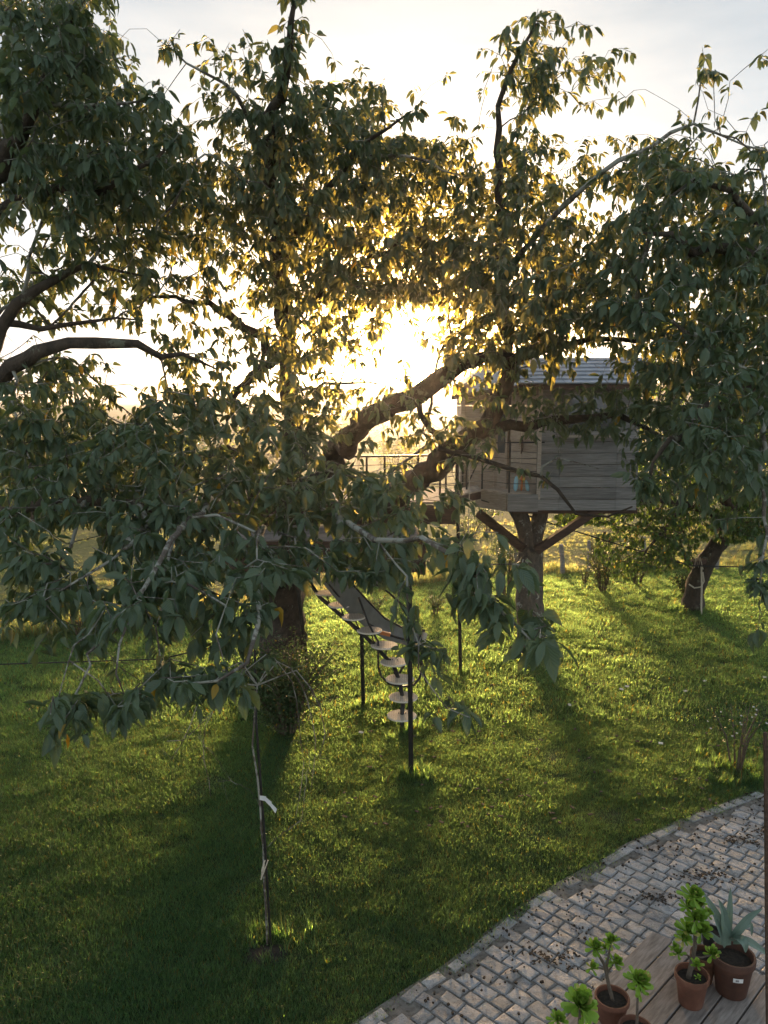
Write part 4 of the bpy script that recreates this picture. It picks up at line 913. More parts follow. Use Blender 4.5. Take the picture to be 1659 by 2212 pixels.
for i, (x, y, h, rx) in enumerate(((860, 1255, .5, .5), (1015, 1165, .9, .8), (950, 1225, .6, .6), (1055, 1150, .9, .6), (670, 1250, .6, .6), (1500, 1150, .8, .9), (540, 1140, 1.2, 1.1))):
    g = G(x, y); bush(['low scrub tuft behind the fence under the platform post', 'dark scrub clump in the meadow right of the platform', 'low scrub clump by the fence left of the dark pole', 'dark scrub clump in the meadow behind the flowering shrub', 'green scrub clump behind the stair top', 'scrub clump in the meadow behind the apple branches', 'wide scrub clump in the meadow behind the platform railing'][i], g, h, rx, 330, .09, 'shrub_leaf', 12, group='scrub clumps in the meadow')
# ------------------------------------------------------------------ young weeping tree with its stake
sap = Tree(); sb = G(578, 2040); sd_ = dep(sb)
sap.polyline([sb+Vector((0, 0, -.1)), D(574, 1960, sd_-.02), D(572, 1880, sd_-.05), D(563, 1745, sd_-.1), D(556, 1680, sd_-.12), D(545, 1610, sd_-.15), D(550, 1540, sd_-.2), D(556, 1480, sd_-.2)], (.0095, .006), limb=0, wob=.004)
wb = [((556,1480),(600,1430),(650,1480),(680,1600),(672,1700)), ((556,1480),(520,1430),(450,1480),(410,1570),(370,1640)), ((556,1480),(590,1420),(630,1470),(655,1650),(640,1760)), ((556,1490),(530,1450),(480,1500),(440,1600),(455,1720)), ((556,1480),(640,1450),(690,1530),(700,1590),(690,1640)), ((556,1500),(500,1480),(470,1530),(395,1600),(360,1600))]
for q in wb:
    z = random.uniform(-.5, .5); sap.branch([D(x, y, sd_-.2+z*i/3) for i, (x, y) in enumerate(q)], (.006, .0025), limb=1, wob=.006)
SA = np.array([sap.P[i] for i in range(len(sap.P)) if sap.limb[i] == 1 and random.random() < .75]); SA = SA + rng.normal(0, .06, SA.shape)
tps = attach([sap], SA, step=.03); r_s, _ = cherry_object(sap, tps[0], 'young weeping tree tied to a thin stake with a white tag', None, 'young_tree', 'shrub_leaf', .024, (3, 5), 'twig', 'twig', LT_AP, 0, .001)
sk = MB().tube([sb+Vector((.03, -.02, -.1)), D(565, 1800, sd_-.1)+Vector((.02, 0, 0)), D(553, 1555, sd_-.1)+Vector((0, 0, 0)), D(551, 1400, sd_-.15)], .0095, 7).build('stake', M['iron'], smooth=True); tag(sk, 'thin dark stake beside the young tree in the lawn', 'stake')
tg = [D(*q) for q in ((561,1728,sd_-.16),(572,1730,sd_-.17),(584,1742,sd_-.18),(595,1757,sd_-.18))]
mb = MB()
for a, b in zip(tg, tg[1:]):
    up_ = Vector((.0, 0, .034)); mb.add([a, b, b+up_+Vector((.012, 0, 0)), a+up_], [(0, 1, 2, 3)]); mb.add([a+Vector((0, .0012, 0)), b+Vector((0, .0012, 0)), b+up_+Vector((.012, .0012, 0)), a+up_+Vector((0, .0012, 0))], [(3, 2, 1, 0)])
o = mb.build('plant_tag', M['white']); tag(o, 'curled white paper tag tied to the young tree', 'tag')
mb = MB().tube([D(572,1858,sd_-.12), D(566,1880,sd_-.14), D(564,1900,sd_-.12), D(574,1862,sd_-.06)], .006, 5).tube([D(565,1896,sd_-.12), D(575,1870,sd_-.10), D(579,1858,sd_-.1)], .005, 5)
o = mb.build('string', M['rope']); tag(o, 'pale string tied low round the young tree and its stake', 'string')
patch('bare_earth', sb.x+.0, sb.y-.12, .17, .14, M['soil'], .02, seed=8)
# ------------------------------------------------------------------ fence and meadow posts
for i, (x, yb, yt, r_, mat, lab) in enumerate(((1216, 1240, 1176, .055, 'weathered', 'grey wooden fence post standing alone right of the host tree trunk'), (1271, 1238, 1168, .045, 'weathered', 'grey fence post behind the yellowish stems'), (1307, 1232, 1148, .04, 'brown_wood', 'dark straight fence post with a slanting strut'), (1392, 1236, 1160, .06, 'weathered', 'short fence post behind the apple leaves'),
        (1643, 1228, 1170, .05, 'weathered', 'grey leaning fence post at the far right'), (812, 1268, 1226, .06, 'weathered', 'grey fence post under the platform end'), (865, 1262, 1232, .06, 'weathered', 'low fence post half hidden by scrub'), (1118, 1250, 1182, .05, 'weathered', 'fence post just left of the host tree trunk'), (1012, 1262, 1230, .055, 'weathered', 'short fence post behind the dark pole'), (110, 1345, 1235, .05, 'brown_wood', 'dark fence post seen through the hanging leaves on the left'), (350, 1330, 1262, .05, 'weathered', 'fence post among the tall weeds on the left'), (1548, 1230, 1172, .05, 'weathered', 'fence post right behind the apple trunk'))):
    b = G(x, yb); t = atY(x-4+ (i*5) % 7, yt, b.y); b.z = -.1
    o = MB().tube([b, b.lerp(t, .5)+Vector((.01, 0, 0)), t], [r_*1.05, r_, r_*.9], 7).build('fence_post', M[mat]); tag(o, lab, 'fence post', 'posts of the meadow fence')
    if i == 2:
        MBs = MB().beam(b.lerp(t, .75), atY(1338, 1232, b.y), .03, .03); s_ = MBs.build('strut', M['brown_wood'], o)
fw = [G(x, y) for x, y in ((0, 1350), (350, 1330), (812, 1268), (1012, 1262), (1216, 1240), (1392, 1236), (1643, 1228), (1900, 1222))]
for h in (.45, .75):
    o = MB().tube([p+Vector((0, 0, h)) for p in fw], .004, 4).build('fence_wire', M['iron']); tag(o, 'upper thin wire of the meadow fence' if h > .5 else 'lower thin wire of the meadow fence', 'wire', 'wires of the meadow fence')
# ------------------------------------------------------------------ trees beyond
def leaf_tree(label, pos, h, rx, nleaf, L, mat='shrub_leaf', zlow=.2, name='field_tree', group='trees beyond the meadow'):
    z0 = terrain_z(pos[0], pos[1]); b = Vector((pos[0], pos[1], z0)); rt = empty(name, b); tag(rt, label, 'tree', group)
    mb = MB().tube([(0, 0, -.3), (random.uniform(-.1, .1)*h*.2, 0, h*.3), (random.uniform(-.1, .1)*h, 0, h*.75)], [.035*h, .028*h, .008*h], 7)
    lob = []
    for k in range(26):
        a = random.uniform(0, 6.283); q = math.sqrt(random.random())*rx*.8; z = h*random.uniform(zlow+.08, .9); q *= math.sqrt(max(.15, 1-((z/h-.5)/.55)**2)); c = Vector((math.cos(a)*q, math.sin(a)*q, z)); lob.append((c, rx*random.uniform(.2, .42)))
        if k % 3 == 0: mb.tube([(0, 0, z*.5), c], [.012*h, .003*h], 5, cap=False)
    mb.build('trunk', M['bark'], rt, smooth=True); P, X, U_, Sc = [], [], [], []
    for _ in range(nleaf):
        c, r_ = random.choice(lob); d = Vector((random.gauss(0, 1), random.gauss(0, 1), random.gauss(0, 1))).normalized(); p = c + d*r_*random.uniform(.55, 1.05)
        P.append(tuple(p)); X.append((random.gauss(0, 1), random.gauss(0, 1), random.gauss(-.3, .6))); U_.append(tuple(d+Vector((0, 0, .4)))); Sc.append(L*random.uniform(.7, 1.3))
    o = link('crown', place_leaves('crown', LT_AP, np.array(P), np.array(X), np.array(U_), np.array(Sc), M[mat]), rt); o['kind'] = 'stuff'; return rt
for lab, x, Y, h, rx, nl, L in (('green leafy tree behind the low boughs at the far left', 60, 26, 3.4, 2.0, 3600, .13), ('green leafy tree seen through the leaves left of the platform', 230, 28, 3.2, 2.0, 3400, .13), ('small bushy tree left of the platform railing', 395, 31, 2.8, 1.8, 2200, .14), ('round bushy tree behind the platform rail posts', 860, 60, 2.6, 2.2, 1300, .22), ('bushy tree beyond the meadow, behind the apple crown', 1500, 30, 4.2, 2.6, 3000, .14), ('dark broad tree beyond the meadow at the far right', 1680, 30, 5, 2.8, 3000, .14), ('tree in the valley left of the sun', 765, 150, 7, 4.5, 900, .6), ('lone tree on the valley slope left of the crooked limb', 545, 120, 6, 4.5, 900, .5)):
    p = atY(x, 900, Y); leaf_tree(lab, (p.x, Y), h, rx, nl, L)
# distant woods, hedgerows: one mass each, built from many small crowns
def wood(name, pts, label, L=2.2, cat='wood'):
    P, X, U_, Sc = [], [], [], []
    for (x, y, r_, h) in pts:
        z = terrain_z(x, y)
        for _ in range(26):
            d = Vector((random.gauss(0, 1), random.gauss(0, 1), abs(random.gauss(0, 1)))).normalized(); P.append((x+d.x*r_, y+d.y*r_, z+h*(.15+.85*d.z*random.uniform(.6, 1)))); X.append((random.gauss(0, 1), random.gauss(0, 1), random.gauss(0, .6))); U_.append(tuple(d)); Sc.append(L*random.uniform(.7, 1.3)*r_/4)
    o = link(name, place_leaves(name, LT_AP, np.array(P), np.array(X), np.array(U_), np.array(Sc), M['far_tree'])); o['kind'] = 'stuff'; tag(o, label, cat)
wp_ = []
for _ in range(600):
    y = random.uniform(430, 640); x = random.uniform(-.12, .5)*y
    if math.sin(x*.02+1)+math.sin(x*.051)*.6+random.uniform(-.4, .4) > -.5 - (y > 540): wp_.append((x, y, random.uniform(3.5, 6), random.uniform(5, 9)))
wood('hillside_wood', wp_, 'dark wooded ridge on the horizon below the sun', 2.6)
hp = []
for (x0, y0, x1, y1) in ((-60, 210, 110, 232), (-110, 300, 60, 330), (40, 270, 180, 300), (-150, 170, -20, 160), (10, 150, 90, 175), (-90, 400, 160, 420), (-60, 96, -8, 100), (12, 118, 60, 128)):
    n = int(math.hypot(x1-x0, y1-y0)/2.2)
    for k in range(n):
        if random.random() < .9: hp.append((x0+(x1-x0)*k/n+random.gauss(0, .6), y0+(y1-y0)*k/n+random.gauss(0, .5), random.uniform(1.2, 2.4), random.uniform(1.4, 3.5)))
wood('hedgerows', hp, 'dark hedgerow lines across the valley fields', 1.9, 'hedge')
# ------------------------------------------------------------------ grass
def tuft(name, n, rad, h, w, mat, lean=.5):
    V, Ls, Ss = [], [], []
    for k in range(n):
        a = random.uniform(0, 6.283); q = rad*math.sqrt(random.random()); x, y = q*math.cos(a), q*math.sin(a); b = random.uniform(0, 6.283); hh = h*random.uniform(.5, 1.15); l = lean*hh*random.uniform(.2, 1.2)
        dx, dy = math.cos(b), math.sin(b); sx, sy = -dy*w/2, dx*w/2; i = len(V)
        V += [(x-sx, y-sy, 0), (x+sx, y+sy, 0), (x+dx*l*.4+sx*.8, y+dy*l*.4+sy*.8, hh*.6), (x+dx*l*.4-sx*.8, y+dy*l*.4-sy*.8, hh*.6), (x+dx*l, y+dy*l, hh)]
        Ls += [i, i+1, i+2, i+3, i+3, i+2, i+4]; Ss += [4, 3]
    return bpy.data.objects.new(name, mesh_np(name, V, Ls, Ss, M[mat]))
def scatter(name, P, S_, tufts, label=None):
    """one object: instances of the tufts on the given points (geometry nodes)"""
    c = bpy.data.collections.new(name+'_tufts'); [c.objects.link(t) for t in tufts]
    me = bpy.data.meshes.new(name); me.vertices.add(len(P)); me.vertices.foreach_set('co', np.asarray(P, np.float32).ravel())
    at = me.attributes.new('sc', 'FLOAT', 'POINT'); at.data.foreach_set('value', np.asarray(S_, np.float32)); o = link(name, me); o['kind'] = 'stuff'
    if label: o['label'] = label
    ng = bpy.data.node_groups.new(name, 'GeometryNodeTree'); ng.interface.new_socket('Geometry', in_out='INPUT', socket_type='NodeSocketGeometry'); ng.interface.new_socket('Geometry', in_out='OUTPUT', socket_type='NodeSocketGeometry')
    N = ng.nodes.new; L = ng.links.new; i_ = N('NodeGroupInput'); o_ = N('NodeGroupOutput'); ci = N('GeometryNodeCollectionInfo'); ci.inputs[0].default_value = c; ci.inputs['Separate Children'].default_value = True; ci.inputs['Reset Children'].default_value = True
    ip = N('GeometryNodeInstanceOnPoints'); ip.inputs['Pick Instance'].default_value = True; L(i_.outputs[0], ip.inputs['Points']); L(ci.outputs[0], ip.inputs['Instance'])
    ri = N('FunctionNodeRandomValue'); ri.data_type = 'INT'; ri.inputs[4].default_value = 0; ri.inputs[5].default_value = len(tufts)-1; L(ri.outputs[2], ip.inputs['Instance Index'])
    rr_ = N('FunctionNodeRandomValue'); rr_.data_type = 'FLOAT_VECTOR'; rr_.inputs[0].default_value = (-.15, -.15, 0); rr_.inputs[1].default_value = (.15, .15, 6.283); rr_.inputs[8].default_value = 3; L(rr_.outputs[0], ip.inputs['Rotation'])
    na = N('GeometryNodeInputNamedAttribute'); na.data_type = 'FLOAT'; na.inputs[0].default_value = 'sc'; L(na.outputs[0], ip.inputs['Scale']); L(ip.outputs[0], o_.inputs[0])
    md = o.modifiers.new('grow', 'NODES'); md.node_group = ng; return o
def sample(n, ymin, ymax, dens=None, margin=1.12):
    y = rng.uniform(ymin, ymax, n); x = rng.uniform(-1, 1, n)*(.49*y*margin+.5); keep = rng.random(n) < (x*0+ (.49*y*margin+.5)/(.49*ymax*margin+.5)); return x[keep], y[keep]
def vnoise(x, y, s): return np.sin(x*s*1.3+1.7*np.sin(y*s*.9))*np.sin(y*s*1.1+1.3*np.sin(x*s*.7+2))
P, Sg = [], []
for (n, a, b, sc) in ((26000, 3.9, 9.5, 1.0), (24000, 9.5, 20, 1.5)):
    n *= 2
    x, y = sample(n, a, b)
    ky = np.interp(x, [k[0] for k in KERB], [k[1] for k in KERB]); by = np.interp(x, [k[0] for k in BOUND], [k[1] for k in BOUND])
    edge = y-ky; ok = ((edge > rng.normal(-.02, .05, len(x))) | (x < -1.6)) & (y < by)
    ok &= ((x-hb.x)**2/.45+(y-hb.y+.2)**2/.36 > rng.uniform(.15, 1.5, len(x))) & ((x-sb.x)**2+(y-sb.y+.1)**2 > .02)
    x, y = x[ok], y[ok]; s_ = sc*(1+.16*vnoise(x, y, 2.3)+.18*vnoise(x, y, 5.1)+.10*vnoise(x, y, 1.1))*rng.uniform(.7, 1.3, len(x)); P.append(np.stack([x, y, np.full(len(x), -.005)], 1)); Sg.append(s_)
scatter('grass', np.concatenate(P), np.concatenate(Sg), [tuft('grass_tuft', 46, .08, .034, .0038, 'grass', 1.0) for _ in range(7)], 'short green lawn grass')
# long unmown grass along the fence and at the meadow edge
x, y = sample(60000, 8, 27, margin=1.2); by = np.interp(x, [k[0] for k in BOUND], [k[1] for k in BOUND]); dd = y-by
ok = (dd > 0) & (rng.random(len(x)) < np.where(dd < .9, 1, .5)*np.where(dd > 6, .5, 1)); x, y, dd = x[ok], y[ok], dd[ok]
s_ = np.where(dd < 1.1, np.where(x < -3.0, 1.25, .7), .36)*(1+.45*vnoise(x, y, 1.4))*rng.uniform(.5, 1.3, len(x)); zz = np.array([terrain_z(a, b) for a, b in zip(x, y)])
scatter('tall_grass', np.stack([x, y, zz-.02], 1), s_, [tuft('tall_grass_tuft', 26, .12, .21, .009, 'tall_grass', .5) for _ in range(5)], 'pale unmown meadow grass')
# darker longer tufts round posts, trunks and the corner by the paving
P = []; 
for (x, y), r_, n in ((tuple(G(888, 1672))[:2], .10, 18), (tuple(G(995, 1455))[:2], .10, 12), (tuple(G(785, 1526))[:2], .12, 14), ((cs[8].x, cs[8].y), .16, 22), (tuple(G(1600, 1668))[:2], .28, 90), (tuple(base)[:2], .5, 60), (tuple(G(1490, 1318))[:2], .3, 40), (tuple(sb)[:2], .16, 18)):
    for _ in range(n): P.append((random.gauss(x, r_), random.gauss(y, r_*.8), -.005))
scatter('long_grass', P, rng.uniform(.6, 1.3, len(P)), [tuft('long_grass_tuft', 26, .05, .12, .005, 'grass', .8) for _ in range(3)], 'longer grass tufts round the posts')
# fallen petals and leaves on the lawn
mb = MB()
for x, y in ((1354, 1490), (1342, 1496), (1522, 1478), (1652, 1470), (1427, 1614), (780, 1590), (1000, 1560), (1230, 1530), (1480, 1500)):
    p = G(x, y); a = random.uniform(0, 3); mb.box(p+Vector((0, 0, .05)), (.05, .03, .014), a)
o = mb.build('fallen_petals', M['petal']); o['kind'] = 'stuff'; o['label'] = 'white petals scattered on the lawn'
mb = MB()
for _ in range(170):
    p = G(random.uniform(700, 1659), random.uniform(1350, 1800)); mb.box(p+Vector((0, 0, .045)), (random.uniform(.03, .06), .025, .006), random.uniform(0, 3))
o = mb.build('fallen_leaves', M['dry_leaf']); o['kind'] = 'stuff'; o['label'] = 'brown fallen leaves on the lawn'
# ------------------------------------------------------------------ paving of granite setts
pav = link('cobbled_paving', strip_mesh('cobbled_paving', np.linspace(-2.2, 6.5, 60), lambda x: 1.0, lambda x: kerb_y(x)+.02, 30, lambda x, y: .013+.004*fnoise(x, y, 9), M['dirt'])); tag(pav, kind='structure')
def sett_mesh(seed):
    r_ = random.Random(seed); j = lambda s: r_.uniform(-s, s); V = []
    for (a, z, s) in ((.5, -.6, .01), (.5, .30, .035), (.43, .5, .03)):
        for x, y in ((-1, -1), (0, -1), (1, -1), (1, 0), (1, 1), (0, 1), (-1, 1), (-1, 0)): V.append((x*a+j(s), y*a+j(s), z+j(s*1.6)))
    V.append((j(.1), j(.1), .54+j(.12))); Fs = []
    for L_ in (0, 1):
        for k in range(8): Fs.append((L_*8+k, L_*8+(k+1) % 8, L_*8+8+(k+1) % 8, L_*8+8+k))
    for k in range(8): Fs.append((16+k, 16+(k+1) % 8, 24))
    return V, Fs
SM = [sett_mesh(k) for k in range(12)]; smesh = []
for V_, F_ in SM: m = MB().add(V_, F_); smesh.append(m.mesh('sett', M['granite'], smooth=False))
u_, v_ = Vector((.7071, .7071, 0)), Vector((.7071, -.7071, 0)); deck0 = Vector((1.98, 5.35, 0))
def on_deck(p):
    q = p-deck0; vv = q.dot(v_); uu = q.dot(u_); return vv > -.03 and uu < .06+vv*.15
setts = []
cu = -3.2
while cu < 8.5:
    wd = random.uniform(.108, .140); cv = -6 + random.uniform(0, .15)
    while cv < 4:
        ln = random.uniform(.105, .185); p = u_*(cu+wd/2)+v_*(cv+ln/2); p = p+Vector((0, 0, 0))
        dk = kerb_y(p.x)-p.y
        if dk > .20 and -1.8 < p.x < 5.2 and p.y > 3.2 and not on_deck(p): setts.append((p, ln-.014, wd-.014, math.atan2(v_.y, v_.x)))
        cv += ln
    cu += wd
for (x0, y0), (x1, y1) in zip(KERB, KERB[1:]):     # pale edging row
    a = Vector((x0, y0, 0)); b = Vector((x1, y1, 0)); L_ = (b-a).length; t = (b-a)/L_; nn = Vector((t.y, -t.x, 0)); s = 0
    while s < L_-.1:
        ln = random.uniform(.13, .2); p = a+t*(s+ln/2)+nn*.055
        if -1.5 < p.x < 5.0 and random.random() < .9: setts.append((p, ln-.012, .085, math.atan2(t.y, t.x)))
        s += ln
def vis(p): 
    d = dep(p); x, y = proj(p); return (1/d if (0 < x < 1659 and 0 < y < 2212) else 0)
setts.sort(key=lambda s: -vis(s[0])); rest = MB()
for k, (p, ln, wd, a) in enumerate(setts):
    sink = random.uniform(0, .008); m = Matrix.Translation(p+Vector((0, 0, .012-sink))) @ Matrix.Rotation(a+random.gauss(0, .045), 4, 'Z') @ Matrix.Rotation(random.gauss(0, .014), 4, 'X') @ Matrix.Rotation(random.gauss(0, .014), 4, 'Y') @ Matrix.Diagonal((ln, wd, .03, 1))
    if k < 300: o = link('sett', smesh[k % 12], pav); o.matrix_basis = m
    else: V_, F_ = SM[k % 12]; rest.add([m @ Vector(v) for v in V_], F_)
o = rest.build('setts', M['granite'], pav); o['kind'] = 'stuff'
mb = MB()
for _ in range(900):
    x = random.uniform(-.6, 4.6); y = kerb_y(x)-abs(random.gauss(0, .9)); p = Vector((x, y, .03))
    if on_deck(p) or y < 3.6 or fnoise(x, y, 2.2)+random.random() < .25: continue
    s = random.choice((.006, .008, .010, .014)); mb.box(p, (s*1.3, s, s*.8), random.uniform(0, 3))
for cx, cy in ((2.75, 6.2), (3.3, 6.75), (3.55, 6.9), (2.2, 5.9), (1.2, 5.2)):
    for _ in range(70):
        s = random.uniform(.006, .016); mb.box((random.gauss(cx, .11), random.gauss(cy, .05), .030), (s*1.6, s*.8, s*.35), random.uniform(0, 3))
o = mb.build('soil_crumbs', M['soil']); o['kind'] = 'stuff'; o['label'] = 'dark crumbs of soil and leaf litter on the setts'
# ------------------------------------------------------------------ wooden deck
dk = link('wooden_deck', MB().add([tuple(deck0+v_*a+u_*b+Vector((0, 0, .02))) for a, b in ((.02, -.06), (3.2, .3), (3.2, -3.5), (.02, -3.5))], [(0, 1, 2, 3)]).mesh('wooden_deck', M['soil'])); tag(dk, kind='structure')
PW = .158
for i in range(20):
    cuts = [-3.6, random.uniform(-2.2, -1.6), random.uniform(-1.1, -.3) if i in (2, 3, 6, 9) else None, .0]
    cuts = [c for c in cuts if c is not None]; e = .15*PW*i+.01
    for c0, c1 in zip(cuts, cuts[1:]):
        c1_ = c1+e if c1 == 0 else c1-.004; a, b = PW*i, PW*i+PW-.012; pts = [deck0+v_*a+u_*c0, deck0+v_*b+u_*c0, deck0+v_*b+u_*(c1_+(.022 if c1 == 0 else 0)), deck0+v_*a+u_*c1_]
        pts = [p+Vector((0, 0, .12+random.uniform(-.002, .002))) for p in reversed(pts)]; mb = slab(pts, .034)
        # wood grain runs along the plank: the mesh is built in plank space, turned into place
        rot = Matrix.Rotation(-math.atan2(u_.y, u_.x), 4, 'Z'); o0 = pts[0]; mb.v = [tuple(rot @ (Vector(v)-o0)) for v in mb.v]
        o = mb.build('plank', M['deck_wood'], dk, bevel=.004); o.location = o0; o.rotation_euler = (0, 0, math.atan2(u_.y, u_.x))
# ------------------------------------------------------------------ pots
def C3(x, y): return ((1800+x/1.7724)/1.649, (2900+y/1.7724)/1.649)
def pot(parent, z0, r, h, mat, rim=True, name='pot'):
    prof = [(.001, 0), (r*.70, 0), (r*.72, .004), (r*.94, h*.80), (r*.95, h*.82)] + ([(r*1.03, h*.83), (r*1.04, h*.97), (r*1.02, h)] if rim else [(r, h)]) + [(r*.93, h), (r*.90, h*.9), (r*.86, h*.80)]
    o = MB().lathe([(a, b+z0) for a, b in prof], (0, 0, 0), 36).build(name, M[mat], parent, smooth=True)
    MB().lathe([(.001, h*.84+z0), (r*.45, h*.85+z0), (r*.90, h*.82+z0)], (0, 0, 0), 24).build('soil', M['soil'], parent, smooth=True); return o
def spat(w, fold):   # spoon-shaped succulent leaf with thickness, unit length along +X
    V = []; Fs = []; st = ((.0, .10), (.3, .16), (.6, .34), (.85, .36), (.97, .20))
    for t, ww in st:
        hw = ww*w/.36*.5; z = .18*t*t*1.2
        V += [(t, -hw, z+fold*hw), (t, 0, z-.015), (t, hw, z+fold*hw), (t, 0, z-.06*(1-t*.7))]
    for i in range(len(st)-1):
        for j in range(4): k = i*4; Fs.append((k+j, k+(j+1) % 4, k+4+(j+1) % 4, k+4+j))
    k = 4*(len(st)-1); Fs.append((k, k+1, k+2, k+3)); return MB().add(V, Fs).mesh('leaf', M['succulent'], smooth=True)
SPM = [spat(.34, .25), spat(.30, .45), spat(.38, .1)]
def rosette(parent, c, r, nrm, n=26):
    n = 26 if r < .058 else (44 if r < .105 else 62); hb_ = MB()
    e = empty('rosette', c, parent=parent); q = Vector(nrm).to_track_quat('Z', 'Y').to_matrix().to_4x4()
    for k in range(n):
        f_ = (k/(n-1))**.72; az = k*2.39996+random.gauss(0, .08); el = R(84-62*f_**1.3+random.gauss(0, 5)); s = r*(.42+.58*f_**.7)*random.uniform(.85, 1.08)
        if f_ > .86: el -= R(random.uniform(10, 50))
        m = q @ Matrix.Translation((0, 0, r*.30*(1-f_))) @ Matrix.Rotation(az, 4, 'Z') @ Matrix.Rotation(-el, 4, 'Y') @ Matrix.Diagonal((s, s, s, 1)); me_ = random.choice(SPM)
        if f_ < .42: hb_.add([m @ v.co for v in me_.vertices], [tuple(p.vertices) for p in me_.polygons])
        else: o = link('leaf', me_, e); o.matrix_basis = m
    hb_.build('heart', M['succulent'], e, smooth=True)
def aeonium(label, rimc, r, h, ros, stems, group='potted succulents on the deck', mat='terracotta', nl=26):
    d0 = G(rimc[0], rimc[1], .122+h); b = Vector((d0.x, d0.y, .122)); rt = empty('potted_succulent', b); tag(rt, label, 'potted plant', group); pot(rt, 0, r, h, mat)
    dc = dep(Vector((b.x, b.y, .122+h)))
    def at(x, y, up=0):
        X, Y = C3(x, y); p = atY(X, Y, b.y + up); return p-b
    mb = MB()
    for s in stems:
        pts = [at(*q) for q in s[0]]; mb.tube(pts, [s[1]*(1-.4*i/max(1, len(pts)-1)) for i in range(len(pts))], 7)
    mb.build('stem', M['bark_grey'], rt, smooth=True)
    for x, y, rr, dy in ros:
        p = at(x, y, dy); rosette(rt, p, rr/2.923*dc/F*1.15, (random.gauss(0, .2), -.55+dy*1.5, .9), nl)
    return rt
aeonium('small forked succulent in a round terracotta pot at the left of the deck', C3(675, 1150), .105, .17, ((560,845,62,-.02),(668,805,55,.03),(545,970,46,-.05),(690,940,55,.02),(630,850,40,.08)), ((((690,1215),(655,1090),(640,1010),(625,950),(590,890),(570,860)), .013), (((640,1010),(645,930),(665,830)), .009), (((630,980),(590,970),(560,975)), .007), (((645,1000),(680,950)), .008)))
aeonium('tallest yellow green succulent with stacked rosettes in a terracotta pot', C3(1180, 1005), .105, .21, ((1180,520,80,0),(1215,575,60,.05),(1150,590,55,-.02),(1205,665,80,-.03),(1150,740,75,-.02),(1235,745,75,.04),(1125,790,50,-.04),(1090,880,48,0),(1065,845,38,.04),(1305,885,55,.03),(1205,950,44,-.08),(1275,635,45,.1),(1215,1030,22,-.02)), ((((1155,1040),(1180,930),(1200,820),(1200,700),(1190,560)), .017), (((1180,930),(1150,890),(1100,880)), .007), (((1190,900),(1240,905),(1300,890)), .007), (((1170,1000),(1190,970),(1205,955)), .006)))
aeonium('single headed bright green succulent on a bare stem at the lower edge', C3(825, 1345), .10, .15, ((838,1060,88,0),(845,1110,60,.02)), ((((830,1345),(832,1240),(838,1090)), .010),), nl=34)
aeonium('large bright green succulent head cut off by the bottom edge, left of the pots', C3(440, 1560), .12, .16, ((470,1205,108,0),(500,1260,80,.03),(325,1300,62,-.03)), ((((450,1560),(460,1400),(470,1240)), .012), (((450,1480),(380,1400),(330,1320)), .008)), nl=36)
# agave in a big dark pot
rc = C3(1440, 880); h = .27; d0 = G(rc[0], rc[1], .122+h); ab_ = Vector((d0.x, d0.y, .122)); AG = empty('potted_agave', ab_); tag(AG, 'blue grey agave with long pointed leaves in a big dark pot with a white sticker', 'potted plant', 'potted succulents on the deck')
pot(AG, 0, .135, h, 'dark_pot')
def blade(pts, w):
    V = []; Fs = []; n = len(pts)
    for i, p in enumerate(pts):
        t = i/(n-1); tg_ = (pts[min(i+1, n-1)]-pts[max(i-1, 0)]).normalized(); sd = tg_.cross(Vector((0, -.75, .65))).normalized(); up = sd.cross(tg_).normalized()
        hw = w*(.62+1.0*t-1.62*t**2.1)*.5+.001; V += [p-sd*hw+up*hw*.45, p-up*.0, p+sd*hw+up*hw*.45, p-up*(.012*(1-t)+.001)]
    for i in range(n-1):
        for j in range(4): k = i*4; Fs.append((k+j, k+(j+1) % 4, k+4+(j+1) % 4, k+4+j))
    return MB().add(V, Fs)
cY = ab_.y
def c3w(x, y, dy): X, Y = C3(x, y); return atY(X, Y, cY+dy)-ab_
for q, w in ((((1395,830,0),(1370,740,0),(1320,620,.02),(1235,480,.06)), .085), (((1400,820,0),(1405,700,.03),(1415,580,.05),(1421,465,.07)), .06), (((1395,815,.0),(1385,700,.0),(1375,620,.0),(1343,535,.0)), .075), (((1430,780,0),(1480,720,-.02),(1540,650,-.02),(1625,595,-.03)), .065), (((1440,770,.05),(1500,710,.12),(1548,700,.14),(1555,770,.13)), .05), (((1430,790,-.02),(1480,790,-.12),(1510,820,-.16),(1517,875,-.16)), .075), (((1440,800,-.02),(1520,800,-.08),(1600,845,-.1),(1675,905,-.1)), .06), (((1380,820,0),(1330,790,.05),(1290,740,.1)), .05)):
    P_ = [c3w(*k) for k in q]; fine = []
    for i in range(len(P_)-1):
        p0, p1, p2, p3 = P_[max(i-1, 0)], P_[i], P_[i+1], P_[min(i+2, len(P_)-1)]
        for k in range(4): t = k/4; fine.append(.5*((2*p1)+(-p0+p2)*t+(2*p0-5*p1+4*p2-p3)*t*t+(-p0+3*p1-3*p2+p3)*t**3))
    blade(fine+[P_[-1]], w).build('leaf', M['agave'], AG, smooth=True)
a_ = R(-97); 
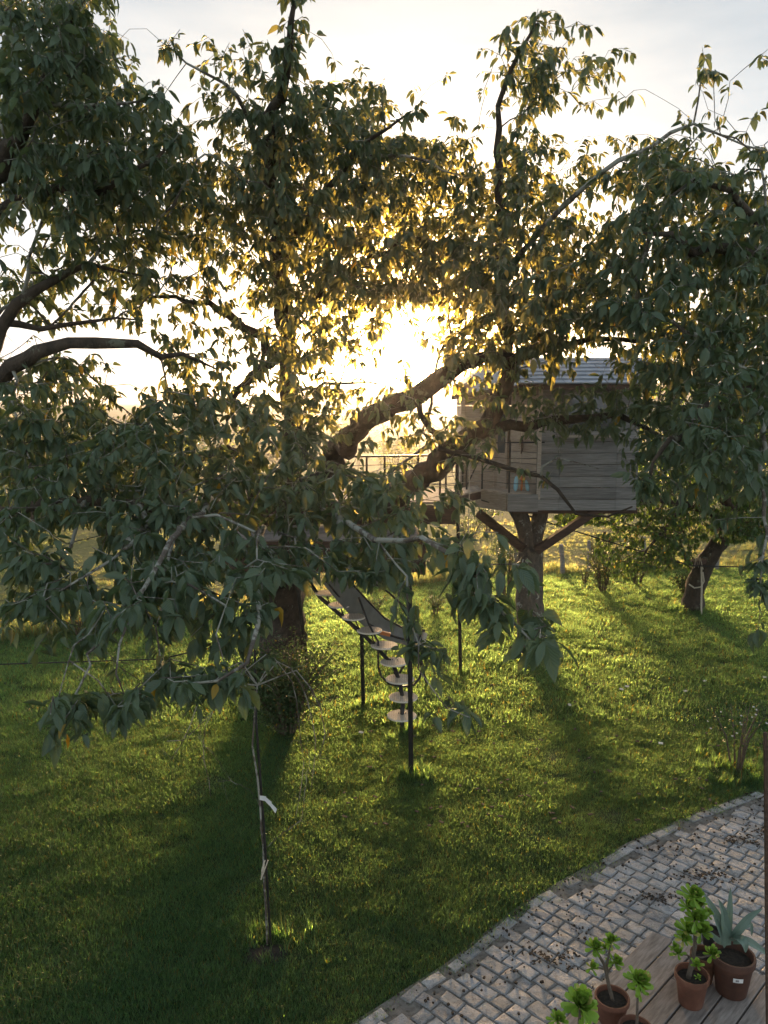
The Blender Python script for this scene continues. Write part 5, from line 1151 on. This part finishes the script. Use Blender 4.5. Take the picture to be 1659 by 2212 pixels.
def onpot(ang, z, r): return Vector((r*math.cos(ang), r*math.sin(ang), z))
def wrap(a0, a1, z0, z1, r):
    V = []; Fs = []; n = 6
    for i in range(n+1): a = a0+(a1-a0)*i/n; V += [onpot(a, z0, r*.985), onpot(a, z1, r)]
    for i in range(n): Fs.append((2*i, 2*i+2, 2*i+3, 2*i+1))
    return MB().add(V, Fs)
wrap(R(-112), R(-84), .155, .185, .1295).build('sticker', M['white'], AG); wrap(R(-105), R(-96), .162, .178, .1312).build('sticker_print', M['print'], AG)
rc = C3(1262, 890); d0 = G(rc[0], rc[1], .122+.20); pb_ = Vector((d0.x, d0.y+.02, .122)); o = empty('empty_pot', pb_); tag(o, 'reddish pot wedged between the tall succulent and the agave', 'pot'); pot(o, 0, .085, .2, 'rust')
rc = C3(1300, 720); d0 = G(rc[0], rc[1], .17); o = empty('black_pot', (d0.x, d0.y, .035)); tag(o, 'small black plastic pot behind the agave on the setts', 'pot'); pot(o, 0, .07, .12, 'iron')
# rusty upright at the right edge
a, b = atY(1653.5, 1582, 4.35), atY(1658, 2300, 4.35); o = MB().beam((a.x, 4.35, a.z), (b.x, 4.35, 0), .017, .02, (0, 1, 0)).build('metal_post', M['brown_wood']); tag(o, 'dark brown upright bar at the right edge beside the paving', 'post')
# ------------------------------------------------------------------ evening haze
hz = MB().box((0, 3660, 10), (8400, 7960, 54)).mesh('haze', None); hm = bpy.data.materials.new('haze'); hm.use_nodes = True; hn = hm.node_tree; hn.nodes.clear()
ho = hn.nodes.new('ShaderNodeOutputMaterial'); hv_ = hn.nodes.new('ShaderNodeVolumePrincipled'); hv_.inputs['Density'].default_value = .0008; hv_.inputs['Color'].default_value = (.9, .9, .9, 1); hv_.inputs['Anisotropy'].default_value = .86
hn.links.new(hv_.outputs[0], ho.inputs['Volume']); hz.materials.append(hm); o = link('haze', hz); o['kind'] = 'stuff'
print('objects', len(bpy.data.objects), 'tris', sum(len(m.loops)-2*len(m.polygons) for m in bpy.data.meshes))
